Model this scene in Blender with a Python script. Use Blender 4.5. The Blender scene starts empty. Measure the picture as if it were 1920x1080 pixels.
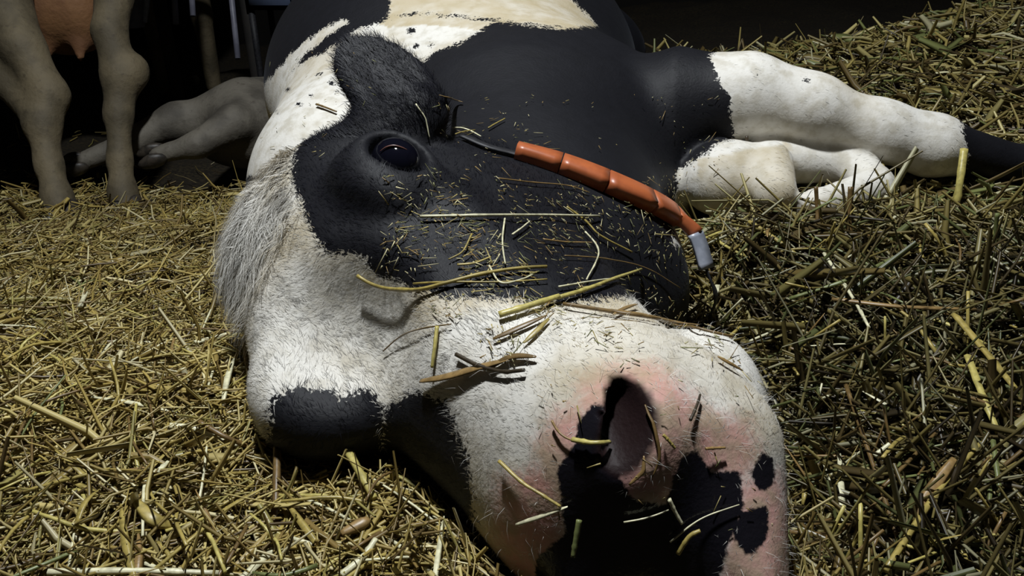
import bpy, math, random
import numpy as np
from mathutils import Vector, Matrix
from mathutils.bvhtree import BVHTree

rng = np.random.default_rng(7)
random.seed(7)
scn = bpy.context.scene
col = scn.collection

# ------------------------------------------------------------------ camera
FPX = 1500.0                     # focal length in pixels of a 1920 wide frame
CAM = np.array([0.0, 0.0, 0.58])
PITCH = math.radians(28.0)
FW = np.array([0.0, math.cos(PITCH), -math.sin(PITCH)])
UP = np.array([0.0, math.sin(PITCH), math.cos(PITCH)])
RT = np.array([1.0, 0.0, 0.0])
cd = bpy.data.cameras.new('camera')
cd.sensor_width = 36.0
cd.lens = FPX / 1920.0 * 36.0
cd.clip_start = 0.02
co = bpy.data.objects.new('camera', cd)
co.location = CAM
co.rotation_euler = (math.radians(90) - PITCH, 0, 0)
col.objects.link(co)
scn.camera = co

# ------------------------------------------------------------------ world, lamps, exposure
w = bpy.data.worlds.new('barn_night')
scn.world = w
w.use_nodes = True
w.node_tree.nodes['Background'].inputs[0].default_value = (0.55, 0.62, 0.8, 1)
w.node_tree.nodes['Background'].inputs[1].default_value = 0.012

def area_lamp(name, loc, target, size, power, colr):
    l = bpy.data.lights.new(name, 'AREA')
    l.shape = 'DISK'; l.size = size; l.energy = power; l.color = colr
    o = bpy.data.objects.new(name, l)
    o.location = loc
    o.rotation_euler = (Vector(target) - Vector(loc)).to_track_quat('-Z', 'Y').to_euler()
    col.objects.link(o)
    return o
area_lamp('barn_lamp', (-0.22, 0.92, 2.45), (0.1, 1.0, 0.1), 0.16, 76.0, (0.93, 0.97, 1.0))

scn.view_settings.view_transform = 'Standard'
scn.view_settings.look = 'None'
scn.view_settings.gamma = 1.0
scn.view_settings.use_curve_mapping = False
scn.view_settings.exposure = 0.0

# ------------------------------------------------------------------ helpers
def P(px, py, d):
    """world point seen at pixel (px,py) at depth d"""
    return CAM + d * (FW + RT * (px - 960) / FPX + UP * (540 - py) / FPX)

def project(v):
    r = v - CAM
    dep = r @ FW
    return 960 + FPX * (r @ RT) / dep, 540 - FPX * (r @ UP) / dep, dep

def ray(px, py):
    d = FW + RT * (px - 960) / FPX + UP * (540 - py) / FPX
    return d / np.linalg.norm(d)

def norm(v):
    v = np.asarray(v, float)
    return v / np.linalg.norm(v)

def smooth(a, b, x):
    t = np.clip((x - a) / (b - a), 0, 1)
    return t * t * (3 - 2 * t)

def tag(o, label=None, cat=None, group=None, kind=None):
    if label: o['label'] = label
    if cat: o['category'] = cat
    if group: o['group'] = group
    if kind: o['kind'] = kind
    return o

def empty(name, loc):
    o = bpy.data.objects.new(name, None)
    o.location = loc
    o.empty_display_size = 0.1
    col.objects.link(o)
    return o

def mesh_np(name, V, F, mat, parent=None, smooth_shade=True, attrs=None):
    """V (n,3) array, F (m,3) or (m,4) array"""
    V = np.asarray(V, np.float32)
    me = bpy.data.meshes.new(name)
    F = np.asarray(F, np.int32)
    k = F.shape[1]
    me.vertices.add(len(V)); me.vertices.foreach_set('co', V.ravel())
    me.loops.add(F.size); me.loops.foreach_set('vertex_index', F.ravel())
    me.polygons.add(len(F))
    me.polygons.foreach_set('loop_start', np.arange(0, F.size, k, dtype=np.int32))
    try:
        me.polygons.foreach_set('loop_total', np.full(len(F), k, np.int32))
    except Exception:
        pass
    me.update(calc_edges=True)
    me.validate()
    if smooth_shade:
        me.polygons.foreach_set('use_smooth', np.ones(len(me.polygons), bool))
    if attrs:
        for an, (ty, arr) in attrs.items():
            a = me.attributes.new(an, ty, 'POINT')
            key = 'value' if ty == 'FLOAT' else ('vector' if ty == 'FLOAT_VECTOR' else 'color')
            a.data.foreach_set(key, np.asarray(arr, np.float32).ravel())
    if mat: me.materials.append(mat)
    o = bpy.data.objects.new(name, me)
    col.objects.link(o)
    if parent is not None:
        o.parent = parent
        o.matrix_parent_inverse = Matrix.Translation(-Vector(parent.location))
    return o

# value noise, for geometry
def vnoise(p, seed=0):
    p = np.asarray(p, float)
    i = np.floor(p).astype(np.int64); f = p - i
    f = f * f * (3 - 2 * f)
    def h(ix):
        n = ix[..., 0] * 374761393 + ix[..., 1] * 668265263 + seed * 974711
        if p.shape[-1] == 3: n = n + ix[..., 2] * 2147483647
        n = (n ^ (n >> 13)) * 1274126177
        n = n ^ (n >> 16)
        return (n & 0xffff) / 65535.0
    D = p.shape[-1]
    out = 0
    for c in range(2 ** D):
        b = np.array([(c >> q) & 1 for q in range(D)])
        wgt = np.prod(np.where(b == 1, f, 1 - f), axis=-1)
        out = out + wgt * h(i + b)
    return out

# ------------------------------------------------------------------ materials
def new_mat(name):
    m = bpy.data.materials.new(name)
    m.use_nodes = True
    nt = m.node_tree
    return m, nt, nt.nodes['Principled BSDF']

def nd(nt, kind, **kw):
    n = nt.nodes.new(kind)
    for k, v in kw.items():
        if k in n.inputs: n.inputs[k].default_value = v
        else: setattr(n, k, v)
    return n

def mixc(nt, fac, a, b):
    n = nt.nodes.new('ShaderNodeMix'); n.data_type = 'RGBA'
    for sock, val in ((n.inputs[0], fac), (n.inputs[6], a), (n.inputs[7], b)):
        if hasattr(val, 'is_linked') or hasattr(val, 'links'): nt.links.new(val, sock)
        else: sock.default_value = val
    return n.outputs[2]

def math_n(nt, op, a, b=None, c=None, clamp=False):
    n = nt.nodes.new('ShaderNodeMath'); n.operation = op; n.use_clamp = clamp
    for i, val in enumerate((a, b, c)):
        if val is None: continue
        if hasattr(val, 'links'): nt.links.new(val, n.inputs[i])
        else: n.inputs[i].default_value = val
    return n.outputs[0]

def maprange(nt, v, a, b, c=0.0, d=1.0):
    n = nt.nodes.new('ShaderNodeMapRange'); n.interpolation_type = 'SMOOTHSTEP'
    nt.links.new(v, n.inputs[0])
    for i, val in zip((1, 2, 3, 4), (a, b, c, d)): n.inputs[i].default_value = val
    return n.outputs[0]

def noise(nt, scale, detail=3.0, rough=0.55, vec=None):
    n = nt.nodes.new('ShaderNodeTexNoise')
    n.inputs['Scale'].default_value = scale
    n.inputs['Detail'].default_value = detail
    n.inputs['Roughness'].default_value = rough
    if vec is None:
        tc = nt.nodes.new('ShaderNodeTexCoord'); vec = tc.outputs['Object']
    nt.links.new(vec, n.inputs['Vector'])
    return n.outputs[0]

def attr(nt, name):
    n = nt.nodes.new('ShaderNodeAttribute'); n.attribute_name = name
    return n

def bump(nt, bsdf, h, strength, dist):
    n = nt.nodes.new('ShaderNodeBump')
    n.inputs['Strength'].default_value = strength
    n.inputs['Distance'].default_value = dist
    nt.links.new(h, n.inputs['Height'])
    nt.links.new(n.outputs[0], bsdf.inputs['Normal'])

def simple_mat(name, c1, c2, scale=20, rough=0.6, bmp=0.0, bdist=0.002, metal=0.0, spec=0.5):
    m, nt, b = new_mat(name)
    n = noise(nt, scale)
    f = maprange(nt, n, 0.35, 0.65)
    nt.links.new(mixc(nt, f, (*c1, 1), (*c2, 1)), b.inputs['Base Color'])
    b.inputs['Roughness'].default_value = rough
    b.inputs['Metallic'].default_value = metal
    b.inputs['Specular IOR Level'].default_value = spec
    if bmp: bump(nt, b, n, bmp, bdist)
    return m

def coat_material():
    m, nt, b = new_mat('cow_coat')
    sdw = attr(nt, 'sd_white').outputs['Fac']
    sdp = attr(nt, 'sd_pink').outputs['Fac']
    sdn = attr(nt, 'sd_nose').outputs['Fac']
    drt_shade = attr(nt, 'dirt').outputs['Fac']
    n1 = noise(nt, 260, 2.0)
    n2 = noise(nt, 45, 3.0)
    n3 = noise(nt, 12, 3.0)
    jit = math_n(nt, 'ADD', math_n(nt, 'MULTIPLY', math_n(nt, 'SUBTRACT', n1, 0.5), 0.02),
                 math_n(nt, 'MULTIPLY', math_n(nt, 'SUBTRACT', n2, 0.5), 0.02))
    fw = maprange(nt, math_n(nt, 'ADD', sdw, jit), -0.0015, 0.0015)
    fp = maprange(nt, math_n(nt, 'ADD', sdp, jit), -0.012, 0.012)
    fn = maprange(nt, math_n(nt, 'ADD', sdn, math_n(nt, 'MULTIPLY', jit, 0.3)), -0.0015, 0.0015)
    white = mixc(nt, maprange(nt, n2, 0.4, 0.7), (0.74, 0.72, 0.67, 1), (0.56, 0.53, 0.46, 1))
    dirt_shade_f = math_n(nt, 'MULTIPLY', drt_shade, maprange(nt, n3, 0.3, 0.6, 0.55, 1.0), clamp=True)
    white = mixc(nt, dirt_shade_f, white, (0.42, 0.33, 0.17, 1))
    black = mixc(nt, n2, (0.0035, 0.0035, 0.005, 1), (0.008, 0.008, 0.011, 1))
    c = mixc(nt, fw, black, white)
    pink = mixc(nt, maprange(nt, n2, 0.35, 0.7), (0.58, 0.25, 0.21, 1), (0.42, 0.28, 0.18, 1))
    c = mixc(nt, math_n(nt, 'MULTIPLY', fp, 0.8), c, pink)
    c = mixc(nt, fn, c, (0.010, 0.009, 0.012, 1))
    fh = attr(nt, 'nostril').outputs['Fac']
    c = mixc(nt, fh, c, (0.012, 0.004, 0.004, 1))
    nt.links.new(c, b.inputs['Base Color'])
    r = math_n(nt, 'SUBTRACT', 0.62, math_n(nt, 'MULTIPLY', math_n(nt, 'SUBTRACT', fn, fh, clamp=True), 0.46))
    nt.links.new(r, b.inputs['Roughness'])
    b.inputs['Specular IOR Level'].default_value = 0.25
    b.inputs['Sheen Weight'].default_value = 0.015
    b.inputs['Sheen Roughness'].default_value = 0.4
    b.inputs['Sheen Tint'].default_value = (0.75, 0.82, 1.0, 1)
    h = math_n(nt, 'ADD', math_n(nt, 'MULTIPLY', n1, 0.5), n2)
    bump(nt, b, h, 0.22, 0.004)
    return m

def vcol_material(name, rough, sheen=0.0, spec=0.5, alpha=None):
    m, nt, b = new_mat(name)
    a = attr(nt, 'tint')
    nt.links.new(a.outputs['Color'], b.inputs['Base Color'])
    b.inputs['Roughness'].default_value = rough
    b.inputs['Specular IOR Level'].default_value = spec
    if sheen: b.inputs['Sheen Weight'].default_value = sheen
    return m

MAT = {}
MAT['coat'] = coat_material()
MAT['hair'] = vcol_material('coat_hair', 0.5, spec=0.15)
MAT['straw'] = vcol_material('straw_blades', 0.42, spec=0.5)

# ------------------------------------------------------------------ signed-distance modelling, polygonised with surface nets
def smin(a, b, k):
    if k <= 0: return np.minimum(a, b)
    h = np.clip(0.5 + 0.5 * (b - a) / k, 0, 1)
    return b + (a - b) * h - k * h * (1 - h)

def smax(a, b, k):
    return -smin(-a, -b, k)

def frame(ax, hint):
    x = norm(ax); z = np.asarray(hint, float); z = norm(z - x * (z @ x)); y = np.cross(z, x)
    return np.stack([x, y, z])

class Ell:
    def __init__(s, c, r, R=None, k=0.03, sub=False):
        s.c = np.asarray(c, float); s.r = np.asarray(r, float)
        s.R = np.eye(3) if R is None else np.asarray(R, float); s.k = k; s.sub = sub
    def bounds(s):
        e = np.sqrt(((s.R * s.r[:, None]) ** 2).sum(0)); return s.c - e, s.c + e
    def d(s, p):
        q = (p - s.c) @ s.R.T
        k0 = np.sqrt(((q / s.r) ** 2).sum(-1)); k1 = np.sqrt(((q / s.r ** 2) ** 2).sum(-1)) + 1e-9
        return k0 * (k0 - 1) / k1

class Cap:
    """tapered capsule; squash: (direction, factor) shrinks the section along that direction"""
    def __init__(s, a, b, r1, r2, k=0.03, sub=False, sq=None):
        s.a = np.asarray(a, float); s.b = np.asarray(b, float); s.r1 = r1; s.r2 = r2; s.k = k; s.sub = sub
        s.sq = None if sq is None else (norm(sq[0]), sq[1])
    def bounds(s):
        r = max(s.r1, s.r2); return np.minimum(s.a, s.b) - r, np.maximum(s.a, s.b) + r
    def d(s, p):
        ab = s.b - s.a
        t = np.clip(((p - s.a) @ ab) / (ab @ ab), 0, 1)
        q = p - s.a - t[..., None] * ab
        if s.sq is not None:
            q = q + (q @ s.sq[0])[..., None] * s.sq[0] * (s.sq[1] - 1)
        return np.sqrt((q ** 2).sum(-1)) - (s.r1 + (s.r2 - s.r1) * t)

class Tor:
    def __init__(s, c, n, R, r, k=0.01, ex=1.0, exdir=None, sub=False):
        s.c = np.asarray(c, float); s.n = norm(n); s.Rr = R; s.r = r; s.k = k; s.sub = sub; s.ex = ex; s.exdir = exdir
    def bounds(s):
        e = s.Rr * max(1, s.ex) + s.r; return s.c - e, s.c + e
    def d(s, p):
        q = p - s.c
        if s.exdir is not None:
            e = norm(s.exdir); q = q + (q @ e)[..., None] * e * (1 / s.ex - 1)
        hgt = q @ s.n
        rad = np.sqrt(np.maximum((q ** 2).sum(-1) - hgt ** 2, 0))
        return np.sqrt((rad - s.Rr) ** 2 + hgt ** 2) - s.r

def table(knots, vals, lo, hi, n=400, sig=12):
    x = np.linspace(lo, hi, n); v = np.interp(x, knots, vals)
    ker = np.exp(-0.5 * (np.arange(-3 * sig, 3 * sig + 1) / sig) ** 2); ker /= ker.sum()
    vp = np.pad(v, 3 * sig, mode='edge')
    return x, np.convolve(vp, ker, 'valid')

class Loft:
    """head: section (half width, top, bottom) varying along a straight axis; local axes rows of R = (axis, dorsal, lateral)"""
    def __init__(s, O, R, S, TOP, BOT, W, n=2.3, k=0.02):
        s.O = O; s.R = R; s.k = k; s.n = n; s.sub = False
        s.lo, s.hi = S[0], S[-1]
        s.x, s.top = table(S, TOP, s.lo, s.hi); _, s.bot = table(S, BOT, s.lo, s.hi); _, s.w = table(S, W, s.lo, s.hi)
    def bounds(s):
        m = 0.26; c1 = s.O + s.R[0] * s.lo; c2 = s.O + s.R[0] * s.hi
        return np.minimum(c1, c2) - m, np.maximum(c1, c2) + m
    def d(s, p):
        q = (p - s.O) @ s.R.T
        t = np.clip(q[..., 0], s.lo, s.hi)
        top = np.interp(t, s.x, s.top); bot = np.interp(t, s.x, s.bot); wd = np.interp(t, s.x, s.w)
        h = (top - bot) / 2; c = (top + bot) / 2
        a = np.abs(q[..., 2]) / wd; b = np.abs(q[..., 1] - c) / h
        g = (a ** s.n + b ** s.n) ** (1 / s.n)
        f = (g - 1) * np.minimum(wd, h)
        return np.maximum(f, 0) * 1.0 + np.minimum(f, 0) + np.abs(q[..., 0] - t)

def eval_prims(prims, p):
    f = np.full(p.shape[:-1], 1.0)
    for pr in prims:
        d = pr.d(p)
        f = smax(f, -d, pr.k) if pr.sub else smin(f, d, pr.k)
    return f

def axis_grid(segs):
    """segs: list of (start, end, step)"""
    out = []
    for a, b, st in segs:
        n = max(1, int(round((b - a) / st)))
        out.append(a + (b - a) * np.arange(n) / n)
    out.append(np.array([segs[-1][1]]))
    return np.concatenate(out)

def grid_field(prims, xs, ys, zs):
    F = np.full((len(xs), len(ys), len(zs)), 1.0, np.float32)
    for pr in prims:
        lo, hi = pr.bounds(); m = pr.k + 0.05
        i0, i1 = np.searchsorted(xs, lo[0] - m), np.searchsorted(xs, hi[0] + m)
        j0, j1 = np.searchsorted(ys, lo[1] - m), np.searchsorted(ys, hi[1] + m)
        k0, k1 = np.searchsorted(zs, lo[2] - m), np.searchsorted(zs, hi[2] + m)
        if i1 <= i0 or j1 <= j0 or k1 <= k0: continue
        X, Y, Z = np.meshgrid(xs[i0:i1], ys[j0:j1], zs[k0:k1], indexing='ij')
        d = pr.d(np.stack([X, Y, Z], -1)).astype(np.float32)
        sub = F[i0:i1, j0:j1, k0:k1]
        F[i0:i1, j0:j1, k0:k1] = smax(sub, -d, pr.k) if pr.sub else smin(sub, d, pr.k)
    return F

def surface_nets(F, xs, ys, zs):
    ins = F < 0
    nx, ny, nz = F.shape
    cs = np.zeros((nx - 1, ny - 1, nz - 1), np.int8)
    for a in (0, 1):
        for b in (0, 1):
            for c in (0, 1):
                cs += ins[a:nx - 1 + a, b:ny - 1 + b, c:nz - 1 + c]
    act = (cs > 0) & (cs < 8)
    I, J, K = np.nonzero(act)
    idx = np.full(act.shape, -1, np.int64); idx[I, J, K] = np.arange(len(I))
    acc = np.zeros((len(I), 3)); cnt = np.zeros(len(I))
    corners = [(a, b, c) for a in (0, 1) for b in (0, 1) for c in (0, 1)]
    for a in corners:
        for ax in range(3):
            if a[ax]: continue
            b = list(a); b[ax] = 1
            f0 = F[I + a[0], J + a[1], K + a[2]].astype(float); f1 = F[I + b[0], J + b[1], K + b[2]].astype(float)
            mk = (f0 < 0) != (f1 < 0)
            t = np.where(mk, f0 / np.where(mk, f0 - f1, 1), 0)
            p0 = np.stack([xs[I + a[0]], ys[J + a[1]], zs[K + a[2]]], -1)
            p1 = np.stack([xs[I + b[0]], ys[J + b[1]], zs[K + b[2]]], -1)
            acc += np.where(mk[:, None], p0 + (p1 - p0) * t[:, None], 0); cnt += mk
    V = acc / cnt[:, None]
    faces = []
    def quads(sl0, sl1, cells, flip):
        pass
    # x edges
    e = ins[:-1, 1:-1, 1:-1] != ins[1:, 1:-1, 1:-1]
    i, j, k = np.nonzero(e); j = j + 1; k = k + 1
    q = np.stack([idx[i, j - 1, k - 1], idx[i, j, k - 1], idx[i, j, k], idx[i, j - 1, k]], -1)
    s = ins[i, j, k]; q = np.where(s[:, None], q, q[:, ::-1]); faces.append(q)
    e = ins[1:-1, :-1, 1:-1] != ins[1:-1, 1:, 1:-1]
    i, j, k = np.nonzero(e); i = i + 1; k = k + 1
    q = np.stack([idx[i - 1, j, k - 1], idx[i - 1, j, k], idx[i, j, k], idx[i, j, k - 1]], -1)
    s = ins[i, j, k]; q = np.where(s[:, None], q, q[:, ::-1]); faces.append(q)
    e = ins[1:-1, 1:-1, :-1] != ins[1:-1, 1:-1, 1:]
    i, j, k = np.nonzero(e); i = i + 1; j = j + 1
    q = np.stack([idx[i - 1, j - 1, k], idx[i, j - 1, k], idx[i, j, k], idx[i - 1, j, k]], -1)
    s = ins[i, j, k]; q = np.where(s[:, None], q, q[:, ::-1]); faces.append(q)
    Fc = np.concatenate(faces)
    Fc = Fc[(Fc >= 0).all(1)]
    return V, Fc

def poly_sd(u, v, poly):
    """signed pixel distance, positive inside"""
    P2 = np.asarray(poly, float); Q2 = np.roll(P2, -1, 0)
    best = np.full(u.shape, 1e18); inside = np.zeros(u.shape, bool)
    for (ax, ay), (bx, by) in zip(P2, Q2):
        ex, ey = bx - ax, by - ay
        t = np.clip(((u - ax) * ex + (v - ay) * ey) / (ex * ex + ey * ey + 1e-9), 0, 1)
        best = np.minimum(best, (u - ax - t * ex) ** 2 + (v - ay - t * ey) ** 2)
        c = ((ay > v) != (by > v)) & (u < (bx - ax) * (v - ay) / (by - ay + 1e-12) + ax)
        inside ^= c
    d = np.sqrt(best)
    return np.where(inside, d, -d)

def vert_normals(V, F):
    a = V[F[:, 2]] - V[F[:, 0]]; b = V[F[:, 3]] - V[F[:, 1]] if F.shape[1] == 4 else V[F[:, 1]] - V[F[:, 0]]
    n = np.cross(a, b)
    if F.shape[1] == 3: n = -n
    N = np.zeros_like(V)
    for c in range(F.shape[1]): np.add.at(N, F[:, c], n)
    return N / (np.linalg.norm(N, axis=1, keepdims=True) + 1e-12)

# ------------------------------------------------------------------ ground
def ground(x, y):
    x = np.asarray(x, float); y = np.asarray(y, float)
    left = 0.05 - 0.2 * smooth(0.6, 1.9, y) - 0.04 * smooth(1.0, 2.5, y)
    right = 0.03 + 0.085 * (y - 0.55)
    right = np.minimum(right, 0.095 + 0.11 * np.clip(x - 0.6, 0, 1.2))
    t = smooth(0.12, 0.42, x)
    right = right - 0.42 * smooth(2.1 + 0.4 * smooth(0.8, 1.6, x), 3.3, y)
    g = left * (1 - t) + right * t
    pit = np.exp(-(((x - 0.27) / 0.10) ** 2 + ((y - 0.72) / 0.2) ** 2))
    g = g - 0.13 * pit
    g = g - 0.10 * smooth(1.4, 2.3, y) * smooth(-0.45, -0.8, x)
    g = g - 0.035 * np.exp(-(((x + 0.20) / 0.12) ** 2 + ((y - 0.66) / 0.12) ** 2))
    g = g - 0.25 * smooth(2.25, 2.7, y) * smooth(-0.2, -0.6, x)
    g = g + 0.03 * np.exp(-(((x - 0.46) / 0.2) ** 2 + ((y - 1.10) / 0.09) ** 2))
    pp = np.stack([x, y], -1)
    g = g + 0.05 * (vnoise(pp * 3.1, 1) - 0.5) + 0.03 * (vnoise(pp * 9.0, 2) - 0.5)
    return g
# ==== STRUCTURE
def build_ground():
    xs = np.linspace(-3.2, 3.2, 220); ys = np.linspace(-0.8, 5.9, 240)
    X, Y = np.meshgrid(xs, ys, indexing='ij')
    V = np.stack([X, Y, ground(X, Y) - 0.012], -1).reshape(-1, 3)
    n = len(ys)
    i, j = np.meshgrid(np.arange(len(xs) - 1), np.arange(n - 1), indexing='ij')
    a = (i * n + j).ravel()
    F = np.stack([a, a + n, a + n + 1, a + 1], -1)
    m, nt, b = new_mat('trodden_straw_floor')
    tc = nt.nodes.new('ShaderNodeTexCoord')
    mp = nt.nodes.new('ShaderNodeMapping'); mp.inputs['Scale'].default_value = (1, 3.0, 1); mp.inputs['Rotation'].default_value = (0, 0, 0.5)
    nt.links.new(tc.outputs['Object'], mp.inputs[0])
    n1 = noise(nt, 70, 5.0, 0.7, mp.outputs[0]); n2 = noise(nt, 6, 3.0)
    c = mixc(nt, maprange(nt, n1, 0.38, 0.68), (0.010, 0.007, 0.004, 1), (0.085, 0.062, 0.026, 1))
    c = mixc(nt, maprange(nt, n2, 0.45, 0.7, 0, 0.6), c, (0.03, 0.02, 0.01, 1))
    nt.links.new(c, b.inputs['Base Color']); b.inputs['Roughness'].default_value = 0.8
    bump(nt, b, n1, 0.8, 0.02)
    o = mesh_np('floor', V, F, m); tag(o, kind='structure')

def box_verts(lo, hi):
    (x0, y0, z0), (x1, y1, z1) = lo, hi
    V = [(x0, y0, z0), (x1, y0, z0), (x1, y1, z0), (x0, y1, z0), (x0, y0, z1), (x1, y0, z1), (x1, y1, z1), (x0, y1, z1)]
    F = [(0, 3, 2, 1), (4, 5, 6, 7), (0, 1, 5, 4), (1, 2, 6, 5), (2, 3, 7, 6), (3, 0, 4, 7)]
    return np.array(V), np.array(F)

def build_walls():
    m = simple_mat('dark_barn_wall', (0.035, 0.031, 0.027), (0.06, 0.053, 0.045), 3, 0.9, 0.3, 0.01)
    for nm, lo, hi in (('wall_back', (-3.2, 5.8, -0.6), (3.2, 6.0, 3.2)),
                       ('wall_left', (-3.2, -0.8, -0.6), (-3.05, 5.8, 3.2)),
                       ('wall_right', (3.05, -0.8, -0.6), (3.2, 5.8, 3.2))):
        V, F = box_verts(lo, hi)
        tag(mesh_np(nm, V, F, m, smooth_shade=False), kind='structure')

build_ground()
build_walls()

# ==== COW
ax_a = norm([0.60, -0.79, -0.08])                 # poll -> muzzle
ROLL = math.radians(-13.0)
L0 = np.array([0, 0, 1.0]); L0 = norm(L0 - ax_a * (L0 @ ax_a))
D0 = np.cross(ax_a, L0)                            # check sign below
if D0[0] > 0: D0 = -D0
ax_l = norm(L0 * math.cos(ROLL) + D0 * math.sin(ROLL))
ax_d = norm(D0 * math.cos(ROLL) - L0 * math.sin(ROLL))
HR = np.stack([ax_a, ax_d, ax_l])
EYE = P(742, 303, 0.83)
EYE_L = np.array([0.165, 0.030, 0.150])
HO = EYE - EYE_L @ HR
def H(s, d, l): return HO + np.array([s, d, l]) @ HR

def trace(prims, px, py, t=0.3):
    d = ray(px, py)
    for _ in range(60):
        t += 0.7 * float(eval_prims(prims, (CAM + d * t)[None])[0])
    return CAM + d * t

S_ = [-0.09, -0.03, 0.07, 0.16, 0.27, 0.37, 0.46, 0.53, 0.585]
TOP = [0.02, 0.070, 0.115, 0.130, 0.117, 0.105, 0.098, 0.085, 0.045]
BOT = [-0.05, -0.13, -0.215, -0.235, -0.215, -0.175, -0.140, -0.125, -0.085]
WD = [0.065, 0.105, 0.135, 0.145, 0.128, 0.112, 0.110, 0.112, 0.080]
head = [Loft(HO, HR, S_, TOP, BOT, WD, n=2.5, k=0.02)]
for sg in (1, -1):
    head.append(Ell(H(0.165, 0.045, sg * 0.130), (0.062, 0.045, 0.030), HR, k=0.03))          # orbit
    head.append(Ell(H(0.11, -0.10, sg * 0.100), (0.115, 0.095, 0.042), HR, k=0.04))         # masseter
    head.append(Cap(H(0.21, -0.005, sg * 0.120), H(0.37, -0.02, sg * 0.086), 0.022, 0.014, k=0.04))
head.append(Ell(H(0.0, 0.060, -0.040), (0.060, 0.060, 0.085), HR, k=0.06))                      # poll
head.append(Ell(H(0.505, -0.005, 0.0), (0.085, 0.090, 0.125), HR, k=0.04))                    # muzzle
head.append(Ell(H(0.500, -0.125, -0.01), (0.080, 0.062, 0.115), HR, k=0.02))                     # chin
for sg in (1, -1):
    head.append(Ell(H(0.555, 0.03, sg * 0.065), (0.03, 0.04, 0.045), HR, k=0.03))              # nostril wing
    head.append(Ell(H(0.54, -0.045, sg * 0.065), (0.04, 0.034, 0.05), HR, k=0.03))           # upper lip
# far brow, pressed into the straw
head.append(Cap(P(555, 510, 0.96), P(592, 712, 0.83), 0.058, 0.058, k=0.06))
head.append(Ell(P(610, 755, 0.80), (0.062, 0.055, 0.050), k=0.05))
# hollow of the forehead
head.append(Ell(trace(head, 600, 610) + norm(CAM - P(600, 610, 0.85)) * 0.055, (0.075, 0.075, 0.075), k=0.045, sub=True))
head.append(Cap(P(1375, 840, 0.655), P(1385, 1090, 0.63), 0.040, 0.038, k=0.05))      # lower lip
# mouth line
head.append(Ell(H(0.53, -0.088, 0.0), (0.085, 0.006, 0.13), HR, k=0.012, sub=True))
# eye socket and lids
for sg in (1, -1):
    c = H(EYE_L[0], EYE_L[1], sg * EYE_L[2])
    n = norm(ax_l * sg * 0.85 + ax_d * 0.22 + ax_a * 0.38)
    head.append(Tor(c + n * 0.000, n, 0.032, 0.009, k=0.020, ex=1.2, exdir=ax_a))
    head.append(Ell(c + n * 0.010, (0.034, 0.028, 0.032), frame(ax_a - n * (ax_a @ n), n), k=0.008, sub=True))
# nostrils
NST = trace(head, 1188, 825)
nst_l = (NST - HO) @ HR.T
for sg in (1, -1):
    c = H(nst_l[0], nst_l[1], sg * nst_l[2])
    rr = frame(norm(ax_l * 0.75 * sg - ax_d * 0.25 + ax_a * 0.2), ax_a * 0.8 + ax_l * sg * 0.6)
    head.append(Ell(c, (0.027, 0.0105, 0.055), rr, k=0.010, sub=True)); head[-1].is_hole = True

# ears
ear = []
eb, et = P(800, 235, 0.93), P(672, 95, 0.99)
er = frame(et - eb, norm(CAM - eb) + np.array([0.2, 0.0, 0.6]))
ec = (eb + et) / 2
ear.append(Ell(ec + (et - eb) * 0.05, (0.095, 0.052, 0.014), er, k=0.02))
ear.append(Cap(H(0.03, 0.02, 0.08), eb + (et - eb) * 0.15, 0.04, 0.028, k=0.03))
ear.append(Ell(ec + er[2] * 0.014 + (et - eb) * 0.05, (0.07, 0.032, 0.010), er, k=0.008, sub=True))
# lower ear, pressed in the straw
eb2 = H(0.0, 0.05, -0.09); et2 = H(-0.07, -0.04, -0.16)
ear.append(Ell((eb2 + et2) / 2, (0.09, 0.05, 0.014), frame(et2 - eb2, ax_a), k=0.02))

# neck, trunk, legs
body = [
    Cap((0.055, 0.97, 0.06), (0.0, 1.31, 0.07), 0.185, 0.24, k=0.06),
    Cap(H(0.02, -0.06, 0), (-0.06, 1.12, 0.07), 0.135, 0.17, k=0.06),
    Ell((0.03, 1.46, 0.055), (0.34, 0.30, 0.275), k=0.08),
    Ell((-0.28, 1.38, 0.06), (0.19, 0.26, 0.19), k=0.05),
    Ell((-0.14, 2.08, 0.12), (0.45, 0.75, 0.33), k=0.10),
    Ell((-0.10, 2.80, 0.10), (0.38, 0.40, 0.30), k=0.08),
    Ell((0.14, 2.70, 0.02), (0.30, 0.25, 0.2), k=0.06),
    Cap(P(1290, 200, 1.40), P(1400, 180, 1.36), 0.105, 0.062, k=0.05),
    Cap(P(1400, 178, 1.36), P(1520, 202, 1.34), 0.060, 0.047, k=0.05),
    Cap(P(1520, 202, 1.34), P(1650, 245, 1.34), 0.047, 0.040, k=0.05),
    Cap(P(1650, 245, 1.34), P(1745, 272, 1.34), 0.042, 0.048, k=0.05),
    Cap(P(1745, 272, 1.34), P(1920, 310, 1.36), 0.046, 0.030, k=0.03),
    Cap(P(1920, 310, 1.36), P(2010, 330, 1.37), 0.030, 0.034, k=0.02),
    # lower leg folded
    Ell(P(1365, 335, 1.33), (0.080, 0.065, 0.065), k=0.012),
    Cap(P(1440, 310, 1.31), P(1450, 360, 1.25), 0.040, 0.035, k=0.012),
    Cap(P(1440, 300, 1.36), P(1580, 302, 1.36), 0.042, 0.036, k=0.006),
    Cap(P(1580, 302, 1.36), P(1640, 345, 1.31), 0.034, 0.031, k=0.012),
    Cap(P(1640, 352, 1.29), P(1530, 385, 1.24), 0.031, 0.024, k=0.012),
    Cap(P(1530, 385, 1.24), P(1510, 402, 1.265), 0.024, 0.022, k=0.012),
]
STEP = 0.0048
xs = axis_grid([(-0.75, -0.36, 0.013), (-0.36, 0.27, STEP), (0.27, 1.06, 0.010)])
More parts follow.
